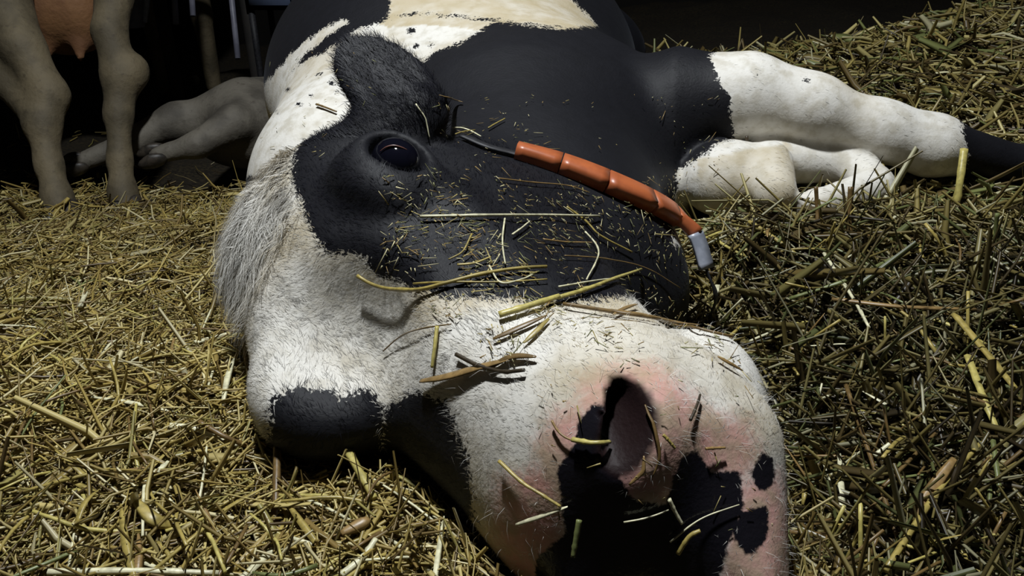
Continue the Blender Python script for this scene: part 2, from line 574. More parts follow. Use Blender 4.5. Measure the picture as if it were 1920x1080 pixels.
ys = axis_grid([(0.36, 1.0, STEP), (1.0, 1.7, 0.010), (1.7, 3.35, 0.016)])
zs = axis_grid([(-0.30, -0.06, 0.012), (-0.06, 0.40, STEP), (0.40, 0.55, 0.012)])
FG = grid_field(head + ear + body, xs, ys, zs)
CV, CF = surface_nets(FG, xs, ys, zs)
CN = vert_normals(CV, CF)
# face pieces: outward orientation check
if (CN[np.argmax(CV[:, 2])])[2] < 0:
    CF = CF[:, ::-1]; CN = -CN

def cow_field(p):
    """nearest grid value of the cow's distance field"""
    i = np.clip(np.searchsorted(xs, p[:, 0]), 0, len(xs) - 1)
    j = np.clip(np.searchsorted(ys, p[:, 1]), 0, len(ys) - 1)
    k = np.clip(np.searchsorted(zs, p[:, 2]), 0, len(zs) - 1)
    return FG[i, j, k]

def coat_fields(V):
    u, v, dep = project(V)
    sc = dep / FPX
    dh = eval_prims(head, V); de = eval_prims(ear, V); db = eval_prims(body, V)
    is_ear = (de < dh - 0.004) & (de < db)
    is_head = (dh <= db + 0.01) & ~is_ear
    cheek = poly_sd(u, v, [(556, 285), (545, 330), (560, 375), (583, 430), (615, 475), (680, 482), (702, 512), (770, 545), (850, 562),
                           (940, 560), (1050, 575), (1180, 558), (1240, 580), (1345, 615), (1460, 560), (1400, 200), (900, 60), (560, 60)])
    eye2 = poly_sd(u, v, [(505, 760), (530, 735), (570, 722), (640, 742), (700, 735), (718, 760), (722, 880), (600, 900), (500, 860)])
    spot = poly_sd(u, v, [(728, 760), (760, 742), (805, 740), (838, 757), (858, 815), (885, 890), (890, 1000), (905, 1140), (800, 1140), (735, 920), (715, 810)])
    blk = np.maximum(np.maximum(cheek, eye2), spot) * sc
    hw = -blk
    wp = [
        [(445, 200), (470, 168), (520, 152), (560, 122), (640, 80), (645, 110), (658, 170), (690, 215), (640, 300), (540, 330), (400, 330), (400, 200)],
        [(440, 205), (478, 180), (520, 130), (560, 88), (600, 58), (640, 36), (652, 42), (615, 66), (572, 102), (545, 140), (520, 170), (480, 205)],
        [(655, 62), (700, 45), (740, 30), (800, 26), (860, 32), (928, 40), (900, 57), (860, 80), (820, 95), (790, 117), (770, 105), (750, 88), (700, 75)],
        [(728, 30), (735, -60), (1000, -80), (1120, 48), (1060, 54), (1000, 47), (925, 38), (860, 30), (800, 25)],
        [(1332, 105), (1345, 150), (1368, 180), (1372, 230), (1380, 258), (1340, 272), (1305, 300), (1270, 320), (1260, 460), (1700, 460), (1780, 360),
         (1815, 290), (1800, 215), (1700, 160), (1500, 60), (1400, 60)],
    ]
    bw = np.max([poly_sd(u, v, q) for q in wp], 0) * sc
    for (sx, sy, sr) in ((598, 140, 5), (622, 155, 5), (630, 172, 4), (540, 168, 5), (560, 196, 4), (520, 210, 4), (585, 180, 3), (772, 58, 6), (808, 82, 5), (780, 85, 4), (1424, 140, 4), (1512, 152, 4)):
        bw = np.minimum(bw, (np.hypot(u - sx, (v - sy) * 1.3) - sr) * sc)
    sdw = np.where(is_head, hw, np.where(is_ear, -0.1, bw))
    pinks = [
        [(1085, 760), (1090, 715), (1140, 685), (1225, 680), (1275, 715), (1330, 770), (1405, 790), (1425, 850), (1400, 900), (1300, 900), (1250, 950), (1180, 950), (1090, 900)],
        [(1005, 830), (1040, 770), (1100, 750), (1100, 960), (1030, 960)],
        [(930, 900), (1060, 850), (1060, 1110), (960, 1110), (920, 1000)],
        [(1380, 900), (1465, 880), (1490, 1000), (1480, 1120), (1340, 1120)],
    ]
    sp = np.max([poly_sd(u, v, q) for q in pinks], 0) * sc
    noses = [
        [(1048, 880), (1075, 835), (1085, 790), (1110, 757), (1148, 762), (1160, 800), (1160, 850), (1165, 900), (1190, 940), (1250, 948), (1262, 900), (1275, 860), (1305, 845),
         (1335, 882), (1390, 885), (1395, 950), (1370, 1010), (1340, 1120), (990, 1120), (1010, 1040), (1060, 1000)],
        [(1405, 890), (1430, 850), (1455, 860), (1455, 905), (1425, 925)],
        [(1380, 960), (1440, 950), (1440, 1010), (1405, 1045), (1380, 1010)],
    ]
    sn = np.max([poly_sd(u, v, q) for q in noses], 0) * sc
    sp = np.where(is_head, sp, -0.1); sn = np.where(is_head, sn, -0.1)
    # inside of the nostrils: dark and dull
    hole = 1 - smooth(0.0025, 0.007, np.min([q.d(V) for q in head if getattr(q, 'is_hole', False)], 0))
    dirt = np.where(is_head, 0.10 + 0.55 * smooth(0.35, 0.8, vnoise(V * 16, 5)) , 0.12 + 0.3 * smooth(0.5, 0.9, vnoise(V * 9, 6)))
    rump = poly_sd(u, v, wp[3]) * sc
    dirt = np.where(~is_head & (rump > -0.02), 0.75, dirt)
    dirt = np.where(~is_head & (V[:, 0] > 0.3) & (v > 300 - 0.18 * (u - 1300) * (u < 1480)) & (u < 1490), 0.6, dirt)  # armpit of the folded leg: shade painted into the coat as brown
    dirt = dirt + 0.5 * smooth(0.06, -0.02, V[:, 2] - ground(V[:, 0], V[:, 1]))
    return sdw, sp, sn, np.clip(dirt, 0, 1), is_head, is_ear, hole

SDW, SDP, SDN, DIRT_SHADE, IS_HEAD, IS_EAR, HOLE = coat_fields(CV)
cow = empty('cow', (0.0, 1.2, float(ground(0, 1.2))))
tag(cow, 'black and white dairy cow lying on its side with muzzle to viewer', 'cow')
body_o = mesh_np('body', CV, CF, MAT['coat'], cow, attrs={'sd_white': ('FLOAT', SDW), 'sd_pink': ('FLOAT', SDP), 'sd_nose': ('FLOAT', SDN), 'dirt': ('FLOAT', DIRT_SHADE), 'nostril': ('FLOAT', HOLE)})
BVH = BVHTree.FromPolygons([tuple(v) for v in CV], [tuple(int(i) for i in f) for f in CF])

def hit(px, py):
    h = BVH.ray_cast(Vector(CAM), Vector(ray(px, py)))
    if h[0] is None: return None
    return np.array(h[0]), np.array(h[1])

def uv_ball(c, R, r, nu=40, nv=24):
    u = np.linspace(0, 2 * np.pi, nu, endpoint=False); v = np.linspace(0, np.pi, nv)
    Uu, Vv = np.meshgrid(u, v, indexing='ij')
    L = np.stack([np.sin(Vv) * np.cos(Uu) * r[0], np.sin(Vv) * np.sin(Uu) * r[1], np.cos(Vv) * r[2]], -1).reshape(-1, 3)
    i, j = np.meshgrid(np.arange(nu), np.arange(nv - 1), indexing='ij')
    a = (i * nv + j).ravel(); b = (((i + 1) % nu) * nv + j).ravel()
    F = np.stack([a, a + 1, b + 1, b], -1)
    return np.asarray(c) + L @ R, F

m, nt, b = new_mat('eye_surface')
b.inputs['Base Color'].default_value = (0.004, 0.004, 0.008, 1); b.inputs['Roughness'].default_value = 0.06
b.inputs['Coat Weight'].default_value = 0.6
MAT['eye'] = m
for sg in (1, -1):
    c = H(EYE_L[0], EYE_L[1], sg * EYE_L[2])
    V, F = uv_ball(c, HR, (0.0285, 0.0245, 0.0245))
    mesh_np('eye', V, F, MAT['eye'], cow)['label'] = 'dark glossy eye'

# upper eyelid rim: a thin pinkish crescent inside the top of the opening
def tube(path, rad, ns=6, cap=True, flat=None):
    """tube mesh along path (n,3) with radius array; flat=(normal, factor)"""
    path = np.asarray(path, float); n = len(path)
    rad = np.broadcast_to(rad, (n,))
    T = np.gradient(path, axis=0); T /= np.linalg.norm(T, axis=1, keepdims=True) + 1e-12
    ref = np.array([0, 0, 1.0]) if flat is None else np.asarray(flat[0], float)
    B = np.cross(T, ref); B /= np.linalg.norm(B, axis=1, keepdims=True) + 1e-9
    N = np.cross(B, T)
    fl = 1.0 if flat is None else flat[1]
    ang = np.linspace(0, 2 * np.pi, ns, endpoint=False)
    V = (path[:, None] + rad[:, None, None] * (np.cos(ang)[None, :, None] * B[:, None] + fl * np.sin(ang)[None, :, None] * N[:, None])).reshape(-1, 3)
    i, j = np.meshgrid(np.arange(n - 1), np.arange(ns), indexing='ij')
    a = (i * ns + j).ravel(); b2 = (i * ns + (j + 1) % ns).ravel()
    F = np.stack([a, b2, b2 + ns, a + ns], -1)
    if cap:
        c0, c1 = len(V), len(V) + 1
        V = np.vstack([V, path[:1], path[-1:]])
        k = np.arange(ns); k2 = (k + 1) % ns
        e0 = np.stack([k2, k, np.full(ns, c0), np.full(ns, c0)], -1)
        e1 = np.stack([(n - 1) * ns + k, (n - 1) * ns + k2, np.full(ns, c1), np.full(ns, c1)], -1)
        T3 = np.vstack([F[:, [0, 1, 2]], F[:, [0, 2, 3]], e0[:, :3], e1[:, :3]])
        return V, T3
    return V, F

def bez(pts, n=12):
    """smooth path through points (Catmull-Rom)"""
    p = np.asarray(pts, float)
    if len(p) == 2: return p[0] + (p[1] - p[0]) * np.linspace(0, 1, n)[:, None]
    q = np.vstack([2 * p[0] - p[1], p, 2 * p[-1] - p[-2]])
    out = []
    m_ = max(2, n // (len(p) - 1))
    for i in range(1, len(q) - 2):
        t = np.linspace(0, 1, m_, endpoint=False)[:, None]
        a, b_, c, d = q[i - 1], q[i], q[i + 1], q[i + 2]
        out.append(0.5 * (2 * b_ + (c - a) * t + (2 * a - 5 * b_ + 4 * c - d) * t ** 2 + (3 * b_ - 3 * c + d - a) * t ** 3))
    out.append(p[-1:])
    return np.vstack(out)

def on_cow(px, py, lift=0.004):
    h = hit(px, py)
    if h is None: return P(px, py, 0.9)
    return h[0] + h[1] * lift

def on_eye(px, py, r=0.0262):
    d = ray(px, py); oc = CAM - EYE; b_ = oc @ d; c_ = oc @ oc - r * r
    return CAM + d * (-b_ - math.sqrt(max(b_ * b_ - c_, 0.0)))
MAT['lid'] = simple_mat('inner_lid', (0.16, 0.07, 0.055), (0.10, 0.045, 0.035), 90, 0.35)
V, F = tube(bez([on_eye(x, y) for x, y in ((712, 284), (724, 276), (738, 273), (752, 276), (764, 281))], 16), 0.0011 * np.sin(np.linspace(0.25, 2.9, 17)), 6)
mesh_np('eyelid_rim', V, F, MAT['lid'], cow)['label'] = 'reddish inner rim of the upper eyelid'
# ------------------------------------------------------------------ hooves
MAT['hoof'] = simple_mat('hoof_horn', (0.02, 0.017, 0.014), (0.05, 0.04, 0.03), 60, 0.5, 0.3)
def hoof(p, d, upd, parent, size=0.055):
    R = frame(d, upd)
    for sg in (-1, 1):
        V, F = uv_ball((0, 0, 0), np.eye(3), (1, 1, 1), 14, 10)
        V = V * np.array([size, size * 0.42, size * 0.62])
        V[:, 2] *= np.where(V[:, 0] > 0, 1 - 0.45 * V[:, 0] / size, 1)
        V[:, 2] = np.maximum(V[:, 2], -size * 0.42)
        V[:, 1] += sg * size * 0.42
        mesh_np('hoof', np.asarray(p) + V @ R, F, MAT['hoof'], parent)
hoof(P(2050, 338, 1.37), P(2050, 338, 1.37) - P(1950, 318, 1.36), (0, -1, 0.2), cow)
hoof(P(1500, 408, 1.27), P(1500, 408, 1.27) - P(1600, 365, 1.27), (0, 0, 1), cow, 0.040)

# ------------------------------------------------------------------ hair on the head
def hair_strands(n, sel, length, width, flow, lift, jitter, colour, rigid=3, seed=1, clump=0.0, weight=None):
    r = np.random.default_rng(seed)
    F3 = np.vstack([CF[:, [0, 1, 2]], CF[:, [0, 2, 3]]])
    F3 = F3[sel[F3].all(1)]
    A = CV[F3[:, 0]]; B = CV[F3[:, 1]]; C = CV[F3[:, 2]]
    ar = np.linalg.norm(np.cross(B - A, C - A), axis=1)
    if weight is not None: ar = ar * weight[F3].mean(1)
    t = r.choice(len(F3), n, p=ar / ar.sum())
    u = r.random(n); v = r.random(n); m_ = u + v > 1; u[m_] = 1 - u[m_]; v[m_] = 1 - v[m_]
    w0 = 1 - u - v
    tri = F3[t]
    mixv = lambda arr: arr[tri[:, 0]] * w0.reshape((-1,) + (1,) * (arr.ndim - 1)) + arr[tri[:, 1]] * u.reshape((-1,) + (1,) * (arr.ndim - 1)) + arr[tri[:, 2]] * v.reshape((-1,) + (1,) * (arr.ndim - 1))
    p = mixv(CV); nn = mixv(CN); nn /= np.linalg.norm(nn, axis=1, keepdims=True) + 1e-9
    fl = flow(p, nn) + r.normal(0, jitter, (n, 3))
    if clump: fl = fl + clump * np.stack([vnoise(p * 70 + k * 31, 11 + k) - 0.5 for k in range(3)], -1) * 2
    fl = fl - nn * (fl * nn).sum(1, keepdims=True); fl /= np.linalg.norm(fl, axis=1, keepdims=True) + 1e-9
    L = (length(p) if callable(length) else length) * r.uniform(0.6, 1.25, n)
    li = lift * r.uniform(0.5, 1.5, n)
    d1 = fl * np.cos(li)[:, None] + nn * np.sin(li)[:, None]
    d2 = fl * np.cos(li * 0.2)[:, None] + nn * np.sin(li * 0.2)[:, None] + np.array([0, 0, -0.15])
    side = np.cross(d1, nn); side /= np.linalg.norm(side, axis=1, keepdims=True) + 1e-9
    wv = (width * r.uniform(0.7, 1.3, n))[:, None]
    p0 = p - nn * 0.001
    p1 = p0 + d1 * (L * 0.5)[:, None]; p2 = p1 + d2 * (L * 0.5)[:, None]
    V = np.stack([p0 - side * wv, p0 + side * wv, p1 - side * wv * 0.8, p1 + side * wv * 0.8, p2], 1).reshape(-1, 3)
    b0 = np.arange(n)[:, None] * 5
    Fx = np.concatenate([b0 + np.array([[0, 1, 3]]), b0 + np.array([[0, 3, 2]]), b0 + np.array([[2, 3, 4]])])
    cc = colour(p, mixv(SDW), mixv(SDP), mixv(SDN), mixv(DIRT_SHADE), r)
    cc = np.repeat(cc, 5, 0)
    return V, Fx, cc

def coat_col(p, sdw, sdp, sdn, drt_shade, r):
    n = len(p)
    white = sdw + r.normal(0, 0.003, n) > 0
    wc = np.array([0.80, 0.78, 0.73])[None] * r.uniform(0.75, 1.1, (n, 1))
    q = (p - HO) @ HR.T
    wc = wc * (0.55 + 0.45 * smooth(0.25, 0.6, vnoise(q * np.array([35, 110, 110]), 7)))[:, None]
    dk = np.array([0.45, 0.36, 0.20])[None] * r.uniform(0.8, 1.1, (n, 1))
    dd = np.clip(drt_shade * r.uniform(0.2, 1.5, n), 0, 1)[:, None]
    wc = wc * (1 - dd) + dk * dd
    bc = np.array([0.006, 0.006, 0.0085])[None] * r.uniform(0.5, 2.0, (n, 1))
    c = np.where(white[:, None], wc, bc)
    return np.concatenate([np.clip(c, 0, 1), np.ones((n, 1))], 1)

def face_flow(p, nn):
    q = (p - HO) @ HR.T
    return -ax_a[None] * 0.9 - ax_d[None] * 0.35 + np.array([0, 0, -0.3])[None]

near = IS_HEAD & (CV[:, 2] > ground(CV[:, 0], CV[:, 1]) - 0.02)
SL = (CV - HO) @ HR.T
# not on the bare wet nose and thinly on the pink skin, not in the eye
bare = np.clip(1 - smooth(-0.004, 0.004, SDN), 0, 1) * (1 - 0.85 * smooth(-0.008, 0.012, SDP))
ed = np.linalg.norm(CV - EYE, axis=1)
bare = bare * smooth(0.036, 0.048, ed) * (1 - HOLE)
whiteboost = np.where(SDW > -0.004, 1.0, 0.45)
V, F, C_ = hair_strands(95000, near, lambda p: 0.0125 - 0.005 * smooth(0.38, 0.5, ((p - HO) @ HR.T)[:, 0]), 0.00022, face_flow, 0.26, 0.20, coat_col, seed=3, clump=0.35, weight=bare * whiteboost)
hair_o = mesh_np('face_hair', V, F, MAT['hair'], cow, attrs={'tint': ('FLOAT_COLOR', C_)}); hair_o['kind'] = 'stuff'
# shaggy poll
pollw = smooth(0.15, 0.02, SL[:, 0]) * smooth(-0.005, 0.01, SDW) * smooth(0.0, 0.05, SL[:, 1]) * IS_HEAD
V, F, C_ = hair_strands(9000, near & (pollw > 0.05), 0.042, 0.0004,
                        lambda p, nn: np.array([-0.25, -0.25, -0.9])[None] + ax_a[None] * 0.35 + 0 * p, 0.42, 0.15, coat_col, seed=4, clump=1.2, weight=pollw)
tuft = mesh_np('poll_hair', V, F, MAT['hair'], cow, attrs={'tint': ('FLOAT_COLOR', C_)}); tuft['kind'] = 'stuff'; tuft['label'] = 'shaggy white hair on top of the head'
# fine whiskers on the muzzle and chin
whk = (1 - HOLE) * smooth(0.36, 0.46, SL[:, 0]) * np.clip(1 - smooth(-0.01, 0.0, SDN), 0, 1)
V, F, C_ = hair_strands(1800, near & (whk > 0.05), 0.018, 0.00012,
                        lambda p, nn: ax_a[None] * 0.2 - ax_d[None] * 0.6 + 0 * p, 0.9, 0.4, coat_col, seed=5, weight=whk)
wk = mesh_np('whiskers', V, F, MAT['hair'], cow, attrs={'tint': ('FLOAT_COLOR', C_)}); wk['kind'] = 'stuff'
# fringe of the ear
V, F, C_ = hair_strands(5000, IS_EAR & (CV[:, 2] > 0.2), 0.022, 0.0003,
                        lambda p, nn: er[0][None] + 0 * p, 0.4, 0.3, coat_col, seed=6)
eh = mesh_np('ear_hair', V, F, MAT['hair'], cow, attrs={'tint': ('FLOAT_COLOR', C_)}); eh['kind'] = 'stuff'
# short hair of the upper leg and shoulder edge
legsel = (~IS_HEAD) & (~IS_EAR) & (CV[:, 1] < 1.6) & (CV[:, 0] > 0.2) & (CV[:, 2] > 0.0)
V, F, C_ = hair_strands(14000, legsel, 0.011, 0.0004, lambda p, nn: np.array([1.0, 0, -0.3])[None] + 0 * p, 0.15, 0.25, coat_col, seed=8, clump=0.3)
lh = mesh_np('leg_hair', V, F, MAT['hair'], cow, attrs={'tint': ('FLOAT_COLOR', C_)}); lh['kind'] = 'stuff'

# ------------------------------------------------------------------ collar
collar = empty('neck_collar', tuple(on_cow(1130, 345)))
tag(collar, 'black neck strap carrying orange plastic sleeves on the lying cow', 'collar')
MAT['strap'] = simple_mat('strap_webbing', (0.010, 0.010, 0.012), (0.022, 0.022, 0.026), 120, 0.6, 0.3, 0.001)
MAT['orange'] = simple_mat('orange_plastic', (0.46, 0.125, 0.042), (0.36, 0.095, 0.034), 35, 0.38, 0.1, 0.001)
MAT['greytag'] = simple_mat('grey_buckle', (0.36, 0.38, 0.44), (0.25, 0.27, 0.32), 40, 0.35, 0.1, 0.001)
def surf_path(pix, lift, n=60):
    pts = []; nrm = []
    pp = bez([(x, y, 0) for x, y in pix], n)
    for q in pp:
        h = hit(q[0], q[1])
        dq = None if h is None else project(h[0])[2]
        if pts and (dq is None or dq > prev + 0.02):      # past the edge of the neck: bend round it
            pts.append(P(q[0], q[1], prev)); nrm.append(norm(nrm[-1] * 0.9 + np.array([0.1, 0.0, -0.02]))); continue
        if h is None: continue
        prev = dq
        pts.append(h[0]); nrm.append(h[1])
    pts = np.array(pts); nrm = np.array(nrm)
    for _ in range(6):                      # relax into an even sweep
        pts[1:-1] = 0.25 * pts[:-2] + 0.5 * pts[1:-1] + 0.25 * pts[2:]
        nrm[1:-1] = 0.25 * nrm[:-2] + 0.5 * nrm[1:-1] + 0.25 * nrm[2:]
    nrm /= np.linalg.norm(nrm, axis=1, keepdims=True)
    return pts + nrm * lift, nrm
def sweep(pts, nrm, prof):
    """sweep a closed profile (k,2) (side, out) along pts; capped"""
    T = np.gradient(pts, axis=0); T /= np.linalg.norm(T, axis=1, keepdims=True)
    B = np.cross(T, nrm); B /= np.linalg.norm(B, axis=1, keepdims=True)
    N = np.cross(B, T)
    prof = np.asarray(prof, float); k = len(prof); n = len(pts)
    V = (pts[:, None] + prof[None, :, :1] * B[:, None] + prof[None, :, 1:] * N[:, None]).reshape(-1, 3)
    i, j = np.meshgrid(np.arange(n - 1), np.arange(k), indexing='ij')
    a = (i * k + j).ravel(); b2 = (i * k + (j + 1) % k).ravel()
    F = [tuple(q) for q in np.stack([a, b2, b2 + k, a + k], -1)]
    T3 = []
    for q in F: T3 += [(q[0], q[1], q[2]), (q[0], q[2], q[3])]
    for q in range(1, k - 1):
        T3.append((0, q + 1, q)); o0 = (n - 1) * k; T3.append((o0, o0 + q, o0 + q + 1))
    return V, np.array(T3)
CPIX = [(868, 262), (915, 282), (966, 295), (1048, 318), (1133, 350), (1214, 386), (1262, 415), (1298, 448)]
cp, cn = surf_path(CPIX, 0.003, 80)
# the strap goes on round the throat and under the neck
dB0 = project(cp[-1])[2] - 0.006
under = [P(1322, 505, dB0), P(1338, 570, dB0 + 0.02), cp[-1] + np.array([0.010, 0.05, -0.16]), np.array([0.0, 0.98, -0.12]), np.array([-0.14, 1.06, -0.06]), np.array([-0.13, 1.06, 0.06]), cp[0] + np.array([-0.05, 0.02, -0.09]), cp[0] + np.array([-0.015, 0.0, -0.015])]
loop = np.vstack([cp, bez([cp[-1]] + under[:-3] + [np.array([-0.12, 1.06, 0.02])], 60)[1:]])
cen = loop.mean(0)
ln = np.vstack([cn, [norm(q - cen) for q in loop[len(cn):]]])
V, F = sweep(loop, ln, [(-0.010, 0), (0.010, 0), (0.010, 0.003), (-0.010, 0.003)])
mesh_np('strap', V, F, MAT['strap'], collar, smooth_shade=False)
pu = np.array([project(q)[0] for q in cp])
prof = [(-0.0155, -0.004), (0.0155, -0.004), (0.0155, 0.009), (0.012, 0.0135), (-0.012, 0.0135), (-0.0155, 0.009)]
for x0, x1 in ((966, 1048), (1050, 1133), (1135, 1214), (1216, 1258), (1259, 1297)):
    t = np.linspace(x0, x1, 7)
    q = np.stack([np.interp(t, pu, cp[:, k]) for k in range(3)], -1); nn = np.stack([np.interp(t, pu, cn[:, k]) for k in range(3)], -1)
    V, F = sweep(q + nn * 0.002, nn, prof)
    mesh_np('orange_sleeve', V, F, MAT['orange'], collar, smooth_shade=False)
def front(px, py, d, gap):
    h = hit(px, py)
    return P(px, py, d if h is None else min(d, project(h[0])[2] - gap))
dB = project(cp[-1])[2] - 0.012
q = bez([front(1301, 438, dB, 0.012), front(1311, 465, dB, 0.012), front(1322, 505, dB, 0.012)], 8)
V, F = sweep(q, np.tile(norm([0.5, -0.75, 0.4]), (len(q), 1)), [(-0.011, 0), (0.011, 0), (0.011, 0.006), (-0.011, 0.006)])
mesh_np('buckle', V, F, MAT['greytag'], collar, smooth_shade=False)['label'] = 'pale grey buckle plate'

# ------------------------------------------------------------------ straw
def on_ground(px, py, lift=0.0):
    d = ray(px, py); t = 0.35
    for _ in range(200):
        p = CAM + d * t
        h = p[2] - float(ground(p[0], p[1])) - lift
        if h < 0.002: break
        t += max(0.003, h * 0.7)
    return CAM + d * t

PAL_L = np.array([[0.40, 0.30, 0.085], [0.52, 0.42, 0.16], [0.30, 0.215, 0.06], [0.20, 0.135, 0.04], [0.10, 0.065, 0.022], [0.66, 0.58, 0.33], [0.34, 0.29, 0.09]])
PRB_L = np.array([0.24, 0.18, 0.20, 0.14, 0.07, 0.08, 0.09])
PAL_R = np.array([[0.33, 0.26, 0.08], [0.46, 0.39, 0.15], [0.22, 0.17, 0.055], [0.13, 0.09, 0.03], [0.06, 0.042, 0.016], [0.58, 0.54, 0.32], [0.17, 0.185, 0.06]])
PRB_R = np.array([0.20, 0.13, 0.20, 0.17, 0.10, 0.07, 0.13])

def straw_bed(N, seed):
    r = np.random.default_rng(seed)
    rad = np.exp(r.uniform(np.log(0.42), np.log(4.6), N)); th = r.uniform(-0.86, 0.86, N)
    x = rad * np.sin(th); y = rad * np.cos(th)
    g = ground(x, y)
    near_f = smooth(2.2, 0.7, rad)
    right = smooth(0.15, 0.4, x)
    L = r.gamma(3.0, 0.016, N) + 0.015
    L = np.minimum(L, 0.14) * (0.85 + 0.15 * smooth(0.7, 2.5, rad) + 0.6 * right * smooth(1.6, 0.9, rad))
    W = r.uniform(0.0007, 0.0022, N) * (1 + 0.5 * right) * (1 + 0.8 * smooth(0.9, 3.0, rad))
    broad = r.random(N) < 0.10 + 0.08 * right
    W = np.where(broad, W * 2.2, W)
    az = r.uniform(0, 2 * np.pi, N)
    el = np.abs(r.normal(0, 0.20, N)); steep = r.random(N) < (0.08 + 0.13 * right * near_f); el = np.where(steep, r.uniform(0.3, 1.3, N), el)
    d = np.stack([np.cos(az) * np.cos(el), np.sin(az) * np.cos(el), np.sin(el)], -1)
    bendv = r.normal(0, 0.22, (N, 3)); bendv[:, 2] -= 0.08
    c = np.stack([x, y, g + r.uniform(-0.012, 0.028, N) + 0.25 * L * np.sin(el)], -1)
    p0 = c - d * (L / 2)[:, None]; p2 = c + (d + bendv) * (L / 2)[:, None]; p1 = c
    # keep ends above the floor
    for q in (p0, p2): q[:, 2] = np.maximum(q[:, 2], ground(q[:, 0], q[:, 1]) - 0.010)
    ok = (np.abs(x) < 2.8) & (y < 3.6)
    ok &= ~((x < -0.35) & (y > 2.15 + 0.25 * vnoise(np.stack([x * 5, y * 5], -1), 3)) & (r.random(N) < 0.93))
    for q in (p0, p1, p2, (p0 + p1) / 2, (p1 + p2) / 2): ok &= cow_field(q) > 0.004
    ok &= np.linalg.norm(p1 - CAM, axis=1) > 0.36
    ok &= (np.linalg.norm(p2 - CAM, axis=1) > 0.33) & (np.linalg.norm(p0 - CAM, axis=1) > 0.33)
    p0, p1, p2, W, broad, right, x, y = [q[ok] for q in (p0, p1, p2, W, broad, right, x, y)]
    n = len(p0)
    kl = r.choice(7, n, p=PRB_L); kr = r.choice(7, n, p=PRB_R)
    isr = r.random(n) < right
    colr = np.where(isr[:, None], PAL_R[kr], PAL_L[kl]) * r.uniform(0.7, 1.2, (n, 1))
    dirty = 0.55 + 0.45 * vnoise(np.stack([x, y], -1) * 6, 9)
    colr = colr * (0.45 + 0.75 * dirty[:, None]) * (0.80 - 0.40 * (right * smooth(1.25, 0.95, y))[:, None])  # last factor paints shade into the straw of the near right bank
    T = p2 - p0; T /= np.linalg.norm(T, axis=1, keepdims=True) + 1e-9
    rv = r.normal(0, 1, (n, 3)); B = np.cross(T, rv); B /= np.linalg.norm(B, axis=1, keepdims=True) + 1e-9
    Nn = np.cross(B, T)
    flat = np.where(broad, 0.12, 0.7)[:, None]
    ring = lambda p, k: [p + B * (W * k)[:, None], p + Nn * flat * (W * k)[:, None], p - B * (W * k)[:, None], p - Nn * flat * (W * k)[:, None]]
    V = np.stack(ring(p0, 1.0) + ring(p1, 1.0) + ring(p2, 0.7), 1).reshape(-1, 3)
    b0 = np.arange(n)[:, None] * 12
    Fs = []
    for s_ in (0, 4):
        for k in range(4): Fs.append(b0 + np.array([[s_ + k, s_ + (k + 1) % 4, s_ + 4 + (k + 1) % 4, s_ + 4 + k]]))
    return V, np.concatenate(Fs), np.repeat(np.concatenate([colr, np.ones((n, 1))], 1), 12, 0)
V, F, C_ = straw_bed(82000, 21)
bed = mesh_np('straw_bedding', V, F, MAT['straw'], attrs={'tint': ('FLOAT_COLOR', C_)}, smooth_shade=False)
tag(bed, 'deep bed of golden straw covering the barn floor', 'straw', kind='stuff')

# single stalks
def stalk_colour(name, c):
    m, nt, b = new_mat(name)
    n1 = noise(nt, 140, 3.0); n2 = noise(nt, 18, 2.0)
    c = np.array(c)
    cc = mixc(nt, maprange(nt, n1, 0.35, 0.7), (*c, 1), (*(c * 0.62), 1))
    cc = mixc(nt, maprange(nt, n2, 0.55, 0.75, 0, 0.7), cc, (*(c * 0.4), 1))
    nt.links.new(cc, b.inputs['Base Color']); b.inputs['Roughness'].default_value = 0.4
    bump(nt, b, n1, 0.2, 0.001)
    return m
SC = {'gold': stalk_colour('golden_straw', (0.40, 0.31, 0.085)), 'pale': stalk_colour('pale_straw', (0.74, 0.70, 0.46)),
      'yellow': stalk_colour('yellow_straw', (0.52, 0.44, 0.13)), 'brown': stalk_colour('brown_straw', (0.17, 0.105, 0.035)),
      'dark': stalk_colour('dark_straw', (0.05, 0.036, 0.02)), 'green': stalk_colour('green_straw', (0.17, 0.19, 0.065)), 'tan': stalk_colour('tan_leaf', (0.30, 0.19, 0.07))}
def stalk(pts, rad, colr, label, group=None, flat=1.0, nodes=True, name='straw_stalk'):
    p = bez(pts, 14)
    n = len(p); t = np.linspace(0, 1, n)
    r_ = np.full(n, rad) * (1 - 0.25 * t)
    if flat < 0.6: r_ = rad * np.sin(np.pi * np.clip(t * 0.86 + 0.10, 0, 1)) ** 0.6
    elif nodes:
        for c in (0.33, 0.72): r_ = r_ * (1 + 0.30 * np.exp(-((t - c) / 0.03) ** 2))
    V, F = tube(p, r_, 6, True, flat=(norm(np.cross(p[-1] - p[0], np.cross([0.1, -0.3, 1.0], p[-1] - p[0]))), flat))
    c = p.mean(0)
    o = mesh_np(name, V - c, F, SC[colr]); o.location = c
    tag(o, label, 'straw', group)
    return o

